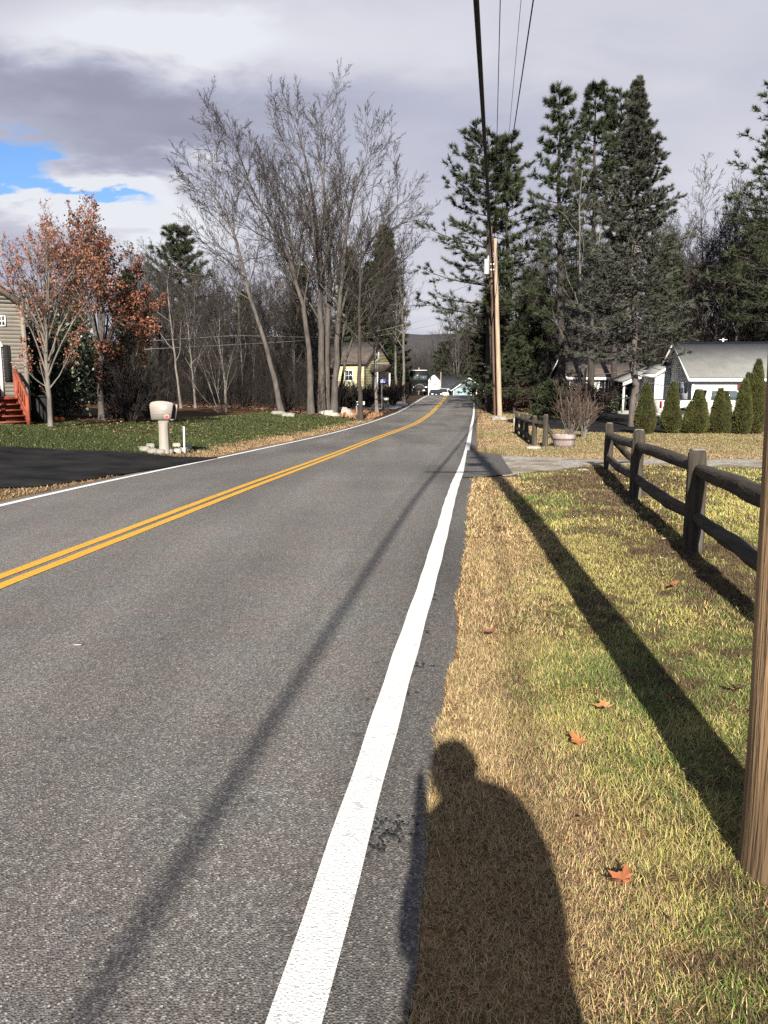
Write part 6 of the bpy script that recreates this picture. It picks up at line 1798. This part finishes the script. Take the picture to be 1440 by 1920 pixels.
def noise(s, d, vec=cv.outputs[0], r=.55, dist=0.):
    n = N.new('ShaderNodeTexNoise'); n.inputs['Scale'].default_value = s; n.inputs['Detail'].default_value = d; n.inputs['Roughness'].default_value = r; n.inputs['Distortion'].default_value = dist
    L.new(vec, n.inputs['Vector']); return n.outputs['Fac']


nA, nB, nC = noise(.9, 5), noise(2.6, 6, dist=.3), noise(7., 5)
wob = math_('ADD', math_('MULTIPLY', math_('SUBTRACT', nB, .5), .16), math_('MULTIPLY', math_('SUBTRACT', nC, .5), .06))
azw = math_('ADD', az, math_('MULTIPLY', wob, 1.5)); elw = math_('ADD', el, math_('MULTIPLY', wob, .7))


def blob(px, py, rx, ry, rot=0.):
    d = ray(px, py); d = d / np.linalg.norm(d)
    a0, e0 = math.atan2(d[0], d[1]), math.asin(d[2])
    da, de = math_('SUBTRACT', azw, a0), math_('SUBTRACT', elw, e0)
    c, s = math.cos(rot), math.sin(rot)
    u = math_('ADD', math_('MULTIPLY', da, c), math_('MULTIPLY', de, s)); v = math_('SUBTRACT', math_('MULTIPLY', de, c), math_('MULTIPLY', da, s))
    q = math_('ADD', math_('POWER', math_('ABSOLUTE', math_('DIVIDE', u, rx / F)), 2.), math_('POWER', math_('ABSOLUTE', math_('DIVIDE', v, ry / F)), 2.))
    return math_('POWER', 2.718, math_('MULTIPLY', q, -1.))


def total(items):
    acc = None
    for amp, b in items:
        t = math_('MULTIPLY', b, amp)
        acc = t if acc is None else math_('ADD', acc, t)
    return acc


# brightness of the cloud deck: 0.5 is the plain lavender grey
val = math_('ADD', math_('MULTIPLY_ADD', math_('SUBTRACT', nA, .5), .32, .56), math_('MULTIPLY', math_('SUBTRACT', nB, .5), .26))
val = math_('ADD', val, total([(.62, blob(300, 72, 170, 46)), (.34, blob(70, 92, 180, 40)), (.18, blob(560, 60, 260, 60)), (-.34, blob(120, 165, 330, 48)), (-.25, blob(330, 285, 230, 42)), (-.10, blob(660, 190, 250, 60)),
                                    (.62, blob(215, 345, 110, 32)), (.60, blob(60, 385, 150, 34)), (.55, blob(290, 450, 130, 60)), (.22, blob(800, 560, 320, 110)), (.20, blob(1100, 50, 420, 110)), (.20, blob(1330, 350, 220, 130)), (.14, blob(700, 330, 160, 120)), (-.08, blob(1050, 220, 260, 90))]))
ramp = N.new('ShaderNodeValToRGB')
el_ = ramp.color_ramp.elements
for _ in range(2): el_.new(.5)
for e, (p, c) in zip(el_, [(.10, lin(138, 137, 157)), (.50, lin(186, 189, 208)), (.75, lin(212, 213, 224)), (1.0, lin(234, 236, 244))]): e.position = p; e.color = (*c, 1)
L.new(val, ramp.inputs['Fac'])
bg2 = N.new('ShaderNodeBackground'); bg2.inputs['Strength'].default_value = CL
L.new(ramp.outputs['Color'], bg2.inputs['Color'])
# clear gaps: low at the left, and the broken sky behind and above the viewer
gap = total([(1.35, blob(20, 318, 170, 44, -.22)), (.7, blob(205, 372, 60, 16)), (.5, blob(-160, 320, 160, 60)), (-1.2, blob(215, 340, 90, 22)), (-1.1, blob(30, 388, 140, 26))])
back = math_('MULTIPLY_ADD', Y_, -1.4, .15, clamp=True)
back = math_('MULTIPLY', back, math_('MULTIPLY_ADD', math_('SUBTRACT', nA, .5), 2.2, .35, clamp=True))
over = math_('MULTIPLY', math_('MULTIPLY_ADD', Z, 3.2, -1.75, clamp=True), .35)
gapf = math_('MAXIMUM', math_('MAXIMUM', math_('MULTIPLY_ADD', gap, 1.9, -.42, clamp=True), back), over)
mx = N.new('ShaderNodeMixShader'); L.new(gapf, mx.inputs[0]); L.new(bg2.outputs[0], mx.inputs[1]); L.new(bg1.outputs[0], mx.inputs[2])
L.new(mx.outputs[0], out.inputs['Surface'])

sl = bpy.data.lights.new('sun', 'SUN'); sl.energy = 5.0; sl.angle = math.radians(.53); sl.color = (1, .93, .82)
so = bpy.data.objects.new('sun', sl); COL.objects.link(so)
sd = Vector((math.sin(SUN_AZ) * math.cos(SUN_EL), math.cos(SUN_AZ) * math.cos(SUN_EL), -math.sin(SUN_EL)))
so.rotation_euler = sd.to_track_quat('-Z', 'Y').to_euler(); so.location = (-3, -20, 15)

cam = bpy.data.cameras.new('camera'); co = bpy.data.objects.new('camera', cam); COL.objects.link(co)
cam.sensor_width = 36; cam.sensor_fit = 'AUTO'; cam.lens = 36 * F / 1920; cam.clip_end = 6000; cam.clip_start = .03
co.location = (0, 0, EYE); co.rotation_euler = (math.pi / 2 - PITCH, 0, 0)
SC.camera = co
SC.view_settings.view_transform = 'Standard'; SC.view_settings.look = 'None'; SC.view_settings.exposure = EXPO; SC.view_settings.gamma = 1
SC.render.film_transparent = False
SC.cycles.use_denoising = False
SC.cycles.max_bounces = 5; SC.cycles.diffuse_bounces = 2; SC.cycles.glossy_bounces = 2; SC.cycles.transparent_max_bounces = 4
